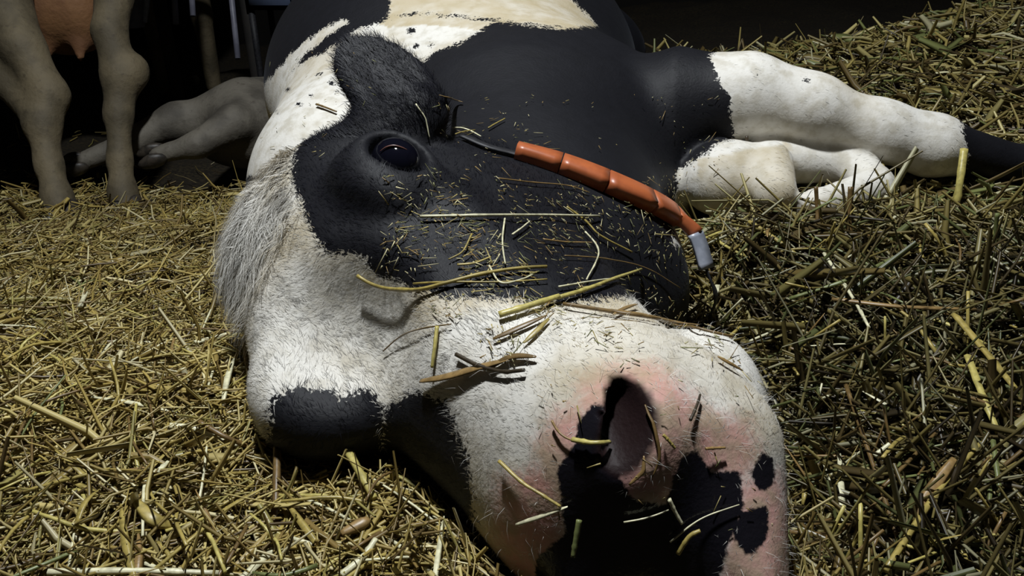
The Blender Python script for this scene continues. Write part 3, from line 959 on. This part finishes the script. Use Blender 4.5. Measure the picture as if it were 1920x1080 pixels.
# stalks lying on the cow's head: (pixels, half width m, colour, flatness, label)
ON = [
    ([(788, 412), (950, 411), (1120, 410)], 0.0020, 'pale', 1, 'long straight pale stalk lying across the black cheek'),
    ([(676, 514), (715, 538), (790, 546), (850, 535), (940, 513), (1022, 509)], 0.0026, 'gold', 1, 'long curved golden stalk along the edge of the black cheek'),
    ([(782, 534), (860, 535), (940, 536), (1024, 531)], 0.0013, 'gold', 1, 'thin golden stalk just under the long curved one on the cheek'),
    ([(938, 600), (990, 585), (1046, 567)], 0.0046, 'yellow', 0.8, 'thick yellow stalk on the white bridge of the nose'),
    ([(1044, 568), (1120, 542), (1196, 506)], 0.0030, 'yellow', 0.8, 'yellow stalk slanting up the cheek from the thick yellow one'),
    ([(1045, 545), (1110, 534), (1166, 527)], 0.0012, 'pale', 1, 'short pale stalk lying on the slanting yellow one'),
    ([(797, 714), (850, 706), (905, 692), (960, 680)], 0.0058, 'tan', 0.25, 'broad tan leaf lying on the side of the nose'),
    ([(862, 668), (905, 690), (950, 702), (990, 700)], 0.0026, 'dark', 1, 'dark stick crossing the broad tan leaf'),
    ([(925, 695), (960, 672), (1010, 676)], 0.0044, 'brown', 0.4, 'brown crumpled leaf on top of the nose'),
    ([(826, 616), (822, 655), (818, 690)], 0.0024, 'yellow', 0.8, 'short yellow stalk standing out on the white face below the cheek'),
    ([(928, 641), (975, 622), (1026, 600)], 0.0034, 'brown', 0.3, 'dark brown leaf beside the thick yellow stalk on the nose'),
    ([(1030, 606), (1005, 632), (985, 650)], 0.0030, 'gold', 0.3, 'golden leaf scrap below the thick yellow stalk'),
    ([(1055, 580), (1150, 596), (1250, 612), (1370, 640)], 0.0022, 'brown', 1, 'long brown stalk over the top of the muzzle'),
    ([(1130, 590), (1200, 600), (1310, 618)], 0.0030, 'tan', 0.5, 'wide tan stalk lying on the long brown one'),
    ([(1150, 600), (1172, 585), (1190, 578)], 0.0028, 'tan', 0.5, 'small tan husk on the top of the muzzle'),
    ([(1058, 393), (1095, 420), (1120, 446), (1180, 475)], 0.0019, 'gold', 0.8, 'bent golden stalk near the right end of the pale one'),
    ([(943, 417), (941, 460), (947, 502)], 0.0013, 'pale', 1, 'thin pale stalk hanging below the long pale one'),
    ([(1092, 440), (1117, 470), (1112, 500), (1096, 532)], 0.0014, 'pale', 1, 'crooked pale stalk on the black cheek'),
    ([(1015, 455), (1060, 460), (1105, 460)], 0.0016, 'tan', 0.6, 'short tan stalk lying under the long pale one'),
    ([(958, 447), (990, 422)], 0.0014, 'pale', 1, 'short white stalk slanting under the long pale one'),
    ([(885, 445), (868, 478), (842, 493)], 0.0013, 'gold', 1, 'small forked golden stalk on the cheek'),
    ([(858, 503), (890, 500), (920, 488)], 0.0018, 'gold', 0.7, 'short golden stalk above the long curved one'),
    ([(917, 505), (938, 537), (975, 532), (1002, 520)], 0.0013, 'pale', 1, 'pale zigzag stalk on the cheek'),
    ([(1055, 486), (1130, 490), (1200, 500), (1270, 540)], 0.0009, 'tan', 1, 'fine grey stalk running down to the jaw'),
    ([(725, 660), (760, 630), (800, 618), (850, 612)], 0.0010, 'brown', 1, 'fine brown stalk on the white face'),
    ([(930, 340), (1000, 348), (1060, 352), (1100, 365)], 0.0010, 'tan', 1, 'fine tan stalk just below the orange sleeves'),
    ([(820, 184), (845, 190), (870, 197)], 0.0046, 'tan', 0.25, 'small tan leaf scrap behind the ear'),
    ([(780, 198), (797, 225), (802, 262)], 0.0012, 'pale', 1, 'thin pale stalk between eye and ear'),
    ([(848, 246), (872, 246), (900, 262)], 0.0018, 'pale', 0.7, 'pale stalk in the fold behind the eye'),
    ([(852, 258), (870, 252), (890, 250)], 0.0012, 'gold', 1, 'golden bit crossing the pale stalk behind the eye'),
    ([(915, 246), (930, 237), (947, 228)], 0.0014, 'gold', 1, 'short golden stalk on the neck behind the eye'),
    ([(1080, 824), (1112, 830), (1146, 836)], 0.0030, 'yellow', 0.8, 'yellow stalk stuck across the shiny nose beside the nostril'),
    ([(1040, 790), (1055, 815), (1080, 826)], 0.0014, 'tan', 1, 'fine curved stalk left of the nostril'),
    ([(944, 862), (985, 900), (1020, 922), (1055, 944)], 0.0022, 'gold', 0.8, 'golden stalk pointing down across the left of the muzzle'),
    ([(974, 978), (1020, 962), (1068, 944)], 0.0030, 'pale', 0.5, 'white flat stalk across the lower left of the muzzle'),
    ([(1180, 905), (1205, 880), (1210, 855)], 0.0020, 'tan', 0.4, 'golden husk stuck to the pink skin under the nostril'),
    ([(1215, 760), (1228, 800), (1235, 850), (1220, 890)], 0.0017, 'brown', 0.4, 'tan husk hanging on the rim of the nostril'),
    ([(1240, 815), (1258, 838)], 0.0020, 'gold', 0.8, 'small golden stalk right of the nostril'),
    ([(1250, 930), (1262, 955), (1276, 976)], 0.0026, 'pale', 0.6, 'short pale stalk on the black upper lip'),
    ([(1170, 972), (1220, 962), (1250, 950)], 0.0010, 'pale', 1, 'fine pale stalk below the nostril'),
    ([(1255, 1010), (1310, 970), (1380, 946)], 0.0009, 'pale', 1, 'fine arched pale stalk across the dark lip'),
    ([(1315, 840), (1352, 839)], 0.0018, 'tan', 0.8, 'tan bit on the pink skin right of the nostril'),
    ([(1340, 676), (1385, 702)], 0.0026, 'tan', 0.5, 'greyish leaf scrap on the white upper muzzle'),
    ([(1285, 790), (1297, 765), (1305, 745)], 0.0016, 'dark', 1, 'dark bit on the pink muzzle'),
    ([(1270, 1030), (1290, 1000), (1310, 990)], 0.0026, 'gold', 0.8, 'golden stalk low on the dark lip'),
    ([(595, 200), (612, 206), (632, 214)], 0.0030, 'brown', 0.6, 'brown scrap on the white withers'),
]
for px_, rd, cl, fl, lb in ON:
    dn = bez([(x, y, 0) for x, y in px_], 16)
    pts = np.array([on_cow(q[0], q[1], 0.0035 + rd * 0.8 * max(fl, 0.4)) for q in dn])
    base = pts.copy()
    for _ in range(25 if len(px_) < 4 else 4):      # a stiff stalk rests on the high points
        pts[1:-1] = 0.25 * pts[:-2] + 0.5 * pts[1:-1] + 0.25 * pts[2:]
        low = np.array([((b_ - p_) @ norm(CAM - b_)) > 0 for b_, p_ in zip(base, pts)])
        pts[low] = base[low]
    stalk(pts[::2] if len(pts) % 2 else pts, rd * 0.78, cl, lb, flat=fl)

# stalks standing out on the bedding: (pixels, lifts, half width, colour, flat, label)
GR = [
    ([(1586, 722), (1640, 880), (1692, 1038)], (0.05, 0.04, 0.03), 0.0026, 'brown', 1, 'long straight brown stalk leaning on the straw right of the muzzle'),
    ([(1574, 850), (1580, 950), (1588, 1060)], (0.05, 0.04, 0.02), 0.0040, 'pale', 0.3, 'long pale leaf blade upright right of the muzzle'),
    ([(1808, 280), (1800, 340), (1790, 402)], (0.09, 0.05, 0.0), 0.0070, 'yellow', 0.8, 'thick bright yellow stub standing by the outstretched leg'),
    ([(1870, 400), (1866, 440), (1862, 486)], (0.06, 0.03, 0.0), 0.0034, 'green', 0.8, 'pale green stalk standing near the right edge'),
    ([(1815, 668), (1840, 735), (1872, 812)], (0.05, 0.045, 0.04), 0.0046, 'yellow', 0.7, 'bent yellow stalk in the right bank'),
    ([(1790, 590), (1840, 650), (1905, 730)], (0.06, 0.055, 0.05), 0.0050, 'gold', 0.6, 'broad golden stalk above the bent yellow one'),
    ([(1862, 826), (1872, 900), (1886, 990)], (0.04, 0.035, 0.02), 0.0028, 'green', 0.8, 'greenish stalk low near the right edge'),
    ([(1636, 262), (1660, 320), (1688, 375)], (0.08, 0.05, 0.0), 0.0030, 'gold', 0.8, 'thin stalk standing in front of the outstretched leg'),
    ([(1400, 255), (1402, 310), (1404, 372)], (0.10, 0.05, 0.0), 0.0030, 'dark', 1, 'dark upright stalk before the folded leg'),
    ([(1530, 350), (1532, 390), (1534, 440)], (0.06, 0.03, 0.0), 0.0036, 'brown', 0.8, 'brown stub standing below the folded leg'),
    ([(1595, 350), (1592, 400), (1596, 470)], (0.07, 0.04, 0.0), 0.0042, 'brown', 0.8, 'taller brown stub right of the folded leg'),
    ([(1330, 442), (1362, 462), (1395, 480)], (0.03, 0.03, 0.03), 0.0028, 'yellow', 0.8, 'yellow stalk beside the grey buckle'),
    ([(1405, 415), (1450, 445), (1492, 476)], (0.03, 0.03, 0.03), 0.0040, 'gold', 0.7, 'golden stalk slanting in the straw behind the jaw'),
    ([(1545, 475), (1600, 560), (1630, 615)], (0.05, 0.05, 0.05), 0.0026, 'pale', 0.8, 'slanting pale stalk over the right bank'),
    ([(1480, 560), (1600, 520), (1720, 460)], (0.05, 0.05, 0.05), 0.0030, 'green', 0.7, 'long greenish stalk over the right bank'),
    ([(1560, 560), (1690, 575), (1830, 580)], (0.055, 0.055, 0.05), 0.0034, 'tan', 0.6, 'long tan stalk lying level on the right bank'),
    ([(1660, 1070), (1760, 920), (1840, 830)], (0.05, 0.045, 0.04), 0.0030, 'gold', 0.8, 'golden stalk slanting up at the lower right'),
    ([(1790, 860), (1740, 930), (1700, 1000)], (0.05, 0.045, 0.04), 0.0060, 'tan', 0.3, 'broad tan leaf at the lower right'),
    ([(1450, 700), (1440, 745), (1425, 790)], (0.03, 0.02, 0.01), 0.0032, 'brown', 0.8, 'brown stalk leaning beside the muzzle'),
    ([(1405, 640), (1440, 625), (1475, 612)], (0.04, 0.04, 0.04), 0.0022, 'pale', 0.7, 'curved pale leaf above the chin'),
    ([(1640, 855), (1668, 832)], (0.05, 0.05), 0.0026, 'pale', 0.8, 'short white stalk in the right bank'),
    ([(366, 642), (420, 628), (466, 612)], (0.02, 0.02, 0.02), 0.0040, 'pale', 0.6, 'pale stalk pointing at the cow forehead from the left'),
    ([(318, 798), (365, 803), (410, 824), (452, 836)], (0.02, 0.02, 0.02, 0.02), 0.0036, 'pale', 0.7, 'pale stalk lying left of the black eye patch'),
    ([(372, 790), (425, 820), (480, 842)], (0.03, 0.03, 0.02), 0.0030, 'brown', 0.8, 'brown stalk crossing a pale one on the left bedding'),
    ([(632, 806), (665, 868), (702, 934)], (0.055, 0.04, 0.025), 0.0046, 'yellow', 0.7, 'thick yellow stalk propped beside the black face patch'),
    ([(692, 770), (682, 800), (668, 842)], (0.07, 0.05, 0.03), 0.0038, 'gold', 0.8, 'upright golden stub beside the black face patch'),
    ([(520, 838), (518, 920), (514, 1010)], (0.04, 0.03, 0.01), 0.0040, 'brown', 0.8, 'upright brown stalk in the left foreground'),
    ([(255, 940), (290, 975), (330, 985)], (0.03, 0.03, 0.02), 0.0060, 'gold', 0.3, 'bent golden leaf in the left foreground'),
    ([(640, 1000), (680, 980), (690, 970)], (0.03, 0.03, 0.03), 0.0058, 'tan', 0.5, 'wide tan stub in the lower middle foreground'),
    ([(90, 1072), (260, 1070), (410, 1074)], (0.03, 0.03, 0.03), 0.0030, 'pale', 0.7, 'long pale stalk along the bottom left edge'),
    ([(640, 1078), (680, 1045), (705, 1010)], (0.03, 0.03, 0.03), 0.0034, 'pale', 0.6, 'pale stalk slanting at the bottom beside the face'),
    ([(280, 895), (300, 880), (316, 866)], (0.02, 0.02, 0.02), 0.0034, 'pale', 0.6, 'short pale stalk in the left bedding'),
    ([(150, 575), (155, 562), (162, 548)], (0.03, 0.03, 0.03), 0.0040, 'pale', 0.6, 'small bright stub far out on the left bedding'),
    ([(343, 690), (348, 708), (352, 726)], (0.03, 0.02, 0.01), 0.0034, 'pale', 0.6, 'small pale stub below the pale pointing stalk'),
    ([(458, 640), (462, 680), (468, 706)], (0.04, 0.03, 0.02), 0.0022, 'tan', 0.8, 'tan stalk standing in the shadow of the forehead'),
    ([(1086, 975), (1080, 1010), (1074, 1045)], (0.16, 0.15, 0.14), 0.0020, 'green', 0.8, 'greenish stalk in front of the dark lip'),
]
for px_, lf, rd, cl, fl, lb in GR:
    pts = []
    for (x, y), l_ in zip(px_, lf):
        g_ = on_ground(x, y, l_ + 0.004); pts.append(g_)
    stalk(pts, rd, cl, lb, flat=fl)

# 300 loose stalks that show largest; shared meshes
protos = []
for k, (cl, fl) in enumerate((('gold', 0.8), ('pale', 0.7), ('yellow', 0.8), ('brown', 0.8), ('gold', 0.25), ('green', 0.6), ('tan', 0.4), ('pale', 0.25))):
    Ln = 0.1
    pp = [np.array([-Ln / 2, 0, 0]), np.array([0, 0.006 * (k % 3 - 1), 0.005]), np.array([Ln / 2, 0, 0])]
    pth = bez(pp, 6); t = np.linspace(0, 1, len(pth))
    rr = 0.0023 * (1 - 0.3 * t) if fl > 0.5 else 0.0034 * np.sin(np.pi * np.clip(t * 0.86 + 0.1, 0, 1)) ** 0.7
    V, F = tube(pth, rr, 5, True, flat=((0, 0, 1), fl))
    o = mesh_np('straw_stalk', V, F, SC[cl]); protos.append(o.data); bpy.data.objects.remove(o)
cnt = 0; tries = 0
rr_ = np.random.default_rng(33)
while cnt < 290 and tries < 6000:
    tries += 1
    left = cnt % 2 == 0
    px_ = rr_.uniform(5, 860) if left else rr_.uniform(1330, 1915)
    py_ = 1075 - (rr_.random() ** 1.4) * (600 if left else 660)
    p = on_ground(px_, py_, rr_.uniform(0.012, 0.035))
    h = hit(px_, py_)
    if h is not None and np.linalg.norm(h[0] - CAM) < np.linalg.norm(p - CAM) + 0.02: continue
    Ls = rr_.uniform(0.4, 1.15) * (1.0 if left else 1.35); az = rr_.uniform(0, 6.283); el = abs(rr_.normal(0, 0.22)) if (left or rr_.random() < 0.5) else rr_.uniform(0.3, 1.2)
    d = np.array([math.cos(az) * math.cos(el), math.sin(az) * math.cos(el), math.sin(el)])
    e0, e1 = p - d * 0.05 * Ls, p + d * 0.05 * Ls
    if min(cow_field(np.array([e0, p, e1]))) < 0.006: continue
    kk = rr_.choice(8, p=[0.24, 0.12, 0.15, 0.19, 0.1, 0.08, 0.07, 0.05] if left else [0.2, 0.08, 0.1, 0.24, 0.08, 0.18, 0.08, 0.04])
    o = bpy.data.objects.new('straw_stalk', protos[kk]); col.objects.link(o)
    R = frame(d, np.array([rr_.normal(0, 0.5), rr_.normal(0, 0.5), 1.0]))
    M = Matrix(((*R[:, 0],), (*R[:, 1],), (*R[:, 2],))).to_4x4()
    wsc = rr_.uniform(0.6, 1.15) * (1.0 if left else 1.2)
    o.matrix_world = Matrix.Translation(Vector(p)) @ M @ Matrix.Diagonal((Ls, wsc, wsc, 1))
    kd = ('golden', 'pale', 'yellow', 'brown', 'golden leafy', 'greenish', 'tan', 'pale leafy')[kk]
    if left:
        zone = ('in the near left foreground' if py_ > 860 else 'on the left bedding level with the cow forehead' if py_ > 640 else 'on the left bedding towards the tan cow') if px_ < 520 else 'beside the black patch under the cow face'
        grp = 'loose stalks left of the head'
    else:
        zone = 'in the hollow right beside the muzzle' if px_ < 1560 and py_ > 620 else 'on the bank below the outstretched leg' if py_ < 620 else 'low at the right edge' if py_ > 860 else 'midway up the right bank'
        grp = 'loose stalks right of the head'
    tag(o, 'loose %s straw stalk %s' % (kd, zone), 'straw', '%s, %s' % (grp, kd + ' ' + zone))
    cnt += 1

# chaff sprinkled over the head
def chaff(n, seed):
    r = np.random.default_rng(seed); VV = []; FF = []; CC = []; k = 0
    boxes = [((720, 1300), (330, 600), 0.72), ((900, 1430), (580, 690), 0.13), ((1000, 1440), (700, 1000), 0.02), ((800, 1350), (180, 330), 0.10), ((450, 720), (90, 300), 0.03)]
    pr = np.array([b_[2] for b_ in boxes])
    while k < n:
        bx = boxes[r.choice(len(boxes), p=pr / pr.sum())]
        x, y = r.uniform(*bx[0]), r.uniform(*bx[1])
        if vnoise(np.array([[x / 60.0, y / 45.0]]), 4)[0] < 0.36: continue
        h = hit(x, y)
        if h is None or np.linalg.norm(h[0] - EYE) < 0.045: continue
        p, nn = h
        L = r.gamma(1.0, 0.0022) + 0.0009; W_ = r.uniform(0.0002, 0.0007)
        dz = r.normal(0, 1, 3); T = norm(np.cross(nn, dz)); T = norm(T + 0.25 * np.sign(T[0] + 1e-6) * np.array([0.8, -0.5, 0]) ); T = norm(T - nn * (T @ nn)); B = np.cross(nn, T)
        c = p + nn * r.uniform(0.003, 0.006)
        tilt = nn * r.normal(0, 0.25) * L
        b0 = len(VV) * 8
        lo = nn * 0.0005
        VV.append(np.array([c - T * L - B * W_ - tilt, c + T * L - B * W_ * 0.5 + tilt, c + T * L + B * W_ * 0.5 + tilt, c - T * L + B * W_ - tilt,
                            c - T * L - B * W_ - tilt - lo, c + T * L - B * W_ * 0.5 + tilt - lo, c + T * L + B * W_ * 0.5 + tilt - lo, c - T * L + B * W_ - tilt - lo]))
        for f in ((0, 1, 2, 3), (7, 6, 5, 4), (0, 4, 5, 1), (1, 5, 6, 2), (2, 6, 7, 3), (3, 7, 4, 0)): FF.append([b0 + q for q in f])
        cl = np.array([[0.42, 0.34, 0.12], [0.6, 0.54, 0.3], [0.3, 0.2, 0.07], [0.2, 0.2, 0.08]])[r.choice(4)] * r.uniform(0.5, 1.1)
        CC.append(np.tile(np.append(cl, 1.0), (8, 1)))
        k += 1
    return np.vstack(VV), np.array(FF), np.vstack(CC)
V, F, C_ = chaff(1300, 17)
o = mesh_np('chaff', V, F, MAT['straw'], attrs={'tint': ('FLOAT_COLOR', C_)}, smooth_shade=False)
tag(o, 'fine straw chaff sprinkled over the black cheek and nose', 'chaff', kind='stuff')

# ------------------------------------------------------------------ standing tan cow at the left
def simple_coat(name, c1, c2, dirtc):
    m, nt, b = new_mat(name)
    n1 = noise(nt, 9, 4.0); n2 = noise(nt, 60, 3.0)
    c = mixc(nt, maprange(nt, n1, 0.35, 0.65), (*c1, 1), (*c2, 1))
    c = mixc(nt, maprange(nt, n2, 0.55, 0.8, 0, 0.6), c, (*dirtc, 1))
    nt.links.new(c, b.inputs['Base Color']); b.inputs['Roughness'].default_value = 0.75
    bump(nt, b, n2, 0.4, 0.006)
    return m
def sdf_mesh(name, prims, step, mat, parent):
    lo = np.min([p.bounds()[0] for p in prims if not p.sub], 0) - 0.04; hi = np.max([p.bounds()[1] for p in prims if not p.sub], 0) + 0.04
    gx, gy, gz = [axis_grid([(lo[k], hi[k], step)]) for k in range(3)]
    Fd = grid_field(prims, gx, gy, gz)
    V, F = surface_nets(Fd, gx, gy, gz)
    N = vert_normals(V, F)
    if N[np.argmax(V[:, 2])][2] < 0: F = F[:, ::-1]
    return mesh_np(name, V, F, mat, parent)
dT = 2.2
g0 = on_ground(170, 402)
tcow = empty('cow', (float(g0[0]), float(g0[1]), float(ground(g0[0], g0[1]))))
tag(tcow, 'tan cow standing in the dark at the left edge, hind legs and udder showing', 'cow')
MAT['tan'] = simple_coat('tan_coat', (0.14, 0.11, 0.062), (0.07, 0.055, 0.03), (0.035, 0.025, 0.014))
MAT['udder'] = simple_coat('udder_skin', (0.22, 0.105, 0.04), (0.16, 0.072, 0.03), (0.16, 0.07, 0.03))
def leg_chain(pts):
    return [Cap(a[0], b[0], a[1], b[1], k=0.03) for a, b in zip(pts[:-1], pts[1:])]
hipc = P(120, -330, 2.55)
tb = leg_chain([(P(-60, -190, 2.35), 0.14), (P(-10, -30, 2.25), 0.085), (P(42, 90, 2.2), 0.055), (P(92, 178, 2.2), 0.048), (P(80, 235, 2.18), 0.042), (P(92, 310, 2.17), 0.032), (P(108, 372, 2.16), 0.036), (P(114, 396, 2.15), 0.04)])
tb += leg_chain([(P(-40, 60, 2.25), 0.05), (P(10, 150, 2.22), 0.042), (P(75, 225, 2.19), 0.038)])
tb += leg_chain([(P(260, -210, 2.45), 0.12), (P(222, -60, 2.38), 0.065), (P(205, 60, 2.34), 0.044), (P(228, 145, 2.34), 0.052), (P(222, 215, 2.33), 0.036), (P(225, 300, 2.32), 0.031), (P(230, 360, 2.31), 0.036), (P(236, 385, 2.30), 0.038)])
tb.append(Ell(P(255, 132, 2.36), (0.035, 0.05, 0.045), k=0.03))
tb.append(Ell(hipc, (0.33, 0.35, 0.33), k=0.12))
tb.append(Ell(hipc + np.array([-0.2, 0.75, -0.02]), (0.36, 0.75, 0.36), k=0.12))
fr = hipc + np.array([-0.3, 1.35, -0.15])
for sg in (-1, 1):
    a0 = fr + np.array([0.13 * sg, 0, 0])
    zg = float(ground(a0[0], a0[1]))
    tb += leg_chain([(a0, 0.12), (np.array([a0[0], a0[1], a0[2] - 0.35]), 0.07), (np.array([a0[0], a0[1], (a0[2] + zg) / 2 - 0.12]), 0.05), (np.array([a0[0], a0[1], zg + 0.05]), 0.04)])
tb.append(Cap(fr + np.array([-0.02, 0.0, 0.15]), fr + np.array([-0.1, 0.5, 0.35]), 0.24, 0.13, k=0.1))
tb.append(Cap(fr + np.array([-0.1, 0.5, 0.38]), fr + np.array([-0.12, 0.85, 0.2]), 0.12, 0.08, k=0.08))
sdf_mesh('body', tb, 0.014, MAT['tan'], tcow)
ub = [Ell(P(122, 5, 2.45), (0.115, 0.13, 0.155), k=0.03), Ell(P(85, 20, 2.42), (0.06, 0.07, 0.11), k=0.05), Ell(P(155, 20, 2.42), (0.06, 0.07, 0.11), k=0.05)]
for (x, y) in ((88, 108), (150, 110)): ub.append(Cap(P(x, y - 25, 2.42), P(x, y - 2, 2.42), 0.02, 0.012, k=0.03))
sdf_mesh('udder', ub, 0.012, MAT['udder'], tcow)
for (x, y, d_) in ((116, 400, 2.14), (238, 390, 2.29)):
    hoof(P(x, y, d_), (0.25, -1, -0.1), (0, 0, 1), tcow, 0.055)

# ------------------------------------------------------------------ pale animal lying in the dark
g0 = P(420, 250, 2.5)
pcow = empty('cow', (float(g0[0]), float(g0[1]), float(ground(g0[0], g0[1]))))
tag(pcow, 'dusty pale cow lying in the dark between the tan and black cows', 'cow')
MAT['pale'] = simple_coat('dusty_coat', (0.13, 0.115, 0.09), (0.06, 0.052, 0.04), (0.04, 0.03, 0.02))
pb = [Ell(P(470, 205, 2.62), (0.13, 0.2, 0.09), k=0.05), Cap(P(455, 190, 2.6), P(330, 232, 2.55), 0.070, 0.048, k=0.04), Cap(P(330, 225, 2.55), P(255, 262, 2.5), 0.055, 0.04, k=0.04),
      Cap(P(255, 262, 2.5), P(150, 305, 2.45), 0.036, 0.028, k=0.03), Cap(P(440, 232, 2.45), P(370, 272, 2.38), 0.06, 0.036, k=0.03), Cap(P(370, 272, 2.38), P(296, 290, 2.36), 0.034, 0.026, k=0.03),
      Ell(P(500, 225, 2.8), (0.24, 0.35, 0.13), k=0.06)]
sdf_mesh('body', pb, 0.012, MAT['pale'], pcow)
for p_ in (P(138, 309, 2.44), P(285, 293, 2.355)): hoof(p_, (-1, -0.2, -0.25), (0, -0.6, 0.8), pcow, 0.045)

# ------------------------------------------------------------------ stall fittings in the dark
MAT['steel'] = simple_mat('galvanised_steel', (0.22, 0.22, 0.27), (0.14, 0.14, 0.18), 15, 0.45, 0.2, 0.002)
MAT['bluepanel'] = simple_mat('pale_blue_plastic', (0.20, 0.26, 0.42), (0.15, 0.20, 0.34), 10, 0.5)
def bar(name, a, b_, r_, parent, mat=None):
    V, F = tube(np.linspace(a, b_, 4), r_, 10, True, flat=((0, 1, 0), 1.0))
    return mesh_np(name, V, F, mat or MAT['steel'], parent)
gz = lambda p: np.array([p[0], p[1], float(ground(p[0], p[1])) - 0.01])
pz = P(420, -40, 3.3)
sd = empty('stall_divider', tuple(gz(pz)))
tag(sd, 'grey metal stall divider of bars and a sheet behind the tan cow', 'divider')
top = P(420, -160, 3.3)
for (xa, ya, xb, yb) in ((418, -160, 446, 110), (318, -160, 330, 45), (350, -160, 362, 30)):
    a = P(xa, ya, 3.3); b_ = P(xb, yb, 3.3)
    bar('bar', a, b_, 0.012, sd)
for x in (265, 436):
    a = P(x, -170, 3.36); bar('post', a, gz(a), 0.03, sd, simple_mat('rusty_post', (0.02, 0.018, 0.016), (0.03, 0.026, 0.022), 12, 0.8))
bar('rail', P(200, -150, 3.34), P(445, -150, 3.34), 0.025, sd)
def slab(name, q, thick, mat, parent):
    q = np.array(q); n = norm(np.cross(q[1] - q[0], q[3] - q[0]))
    V = np.vstack([q, q + n * thick]); F = np.array([(0, 3, 2, 1), (4, 5, 6, 7), (0, 1, 5, 4), (1, 2, 6, 5), (2, 3, 7, 6), (3, 0, 4, 7)])
    return mesh_np(name, V, F, mat, parent, smooth_shade=False)
slab('sheet', [P(222, -140, 3.32), P(300, -140, 3.32), P(270, 50, 3.32), P(236, 54, 3.32)], 0.008, MAT['steel'], sd)
slab('sheet_edge', [P(282, -140, 3.28), P(296, -140, 3.28), P(274, 42, 3.28), P(268, 40, 3.28)], 0.01, MAT['greytag'], sd)
tr = empty('feed_trough', tuple(gz(P(505, 0, 3.5))))
tag(tr, 'pale blue trough at the top edge behind the lying cow', 'trough')
q0 = P(462, 19, 3.5); q1 = P(546, 17, 3.5)
wv = q1 - q0; wv[2] = 0
for nm, o_, dx, dy, dz in (('front_panel', q0, wv, np.array([0, 0.02, 0]), 0.28), ('back_panel', q0 + np.array([0, 0.35, 0]), wv, np.array([0, 0.02, 0]), 0.28),
                           ('side_panel', q0, wv * 0.08, np.array([0, 0.35, 0]), 0.28), ('side_panel', q0 + wv * 0.92, wv * 0.08, np.array([0, 0.35, 0]), 0.28), ('bottom_panel', q0, wv, np.array([0, 0.35, 0]), 0.02)):
    V, F = box_verts(o_, o_ + dx + dy + np.array([0, 0, dz]))
    mesh_np(nm, V, F, MAT['bluepanel'], tr, smooth_shade=False)
for sx in (0.06, 0.94):
    for sy in (0.03, 0.32):
        a = q0 + wv * sx + np.array([0, sy, 0.0]); bar('leg', a, gz(a), 0.015, tr, MAT['strap'])
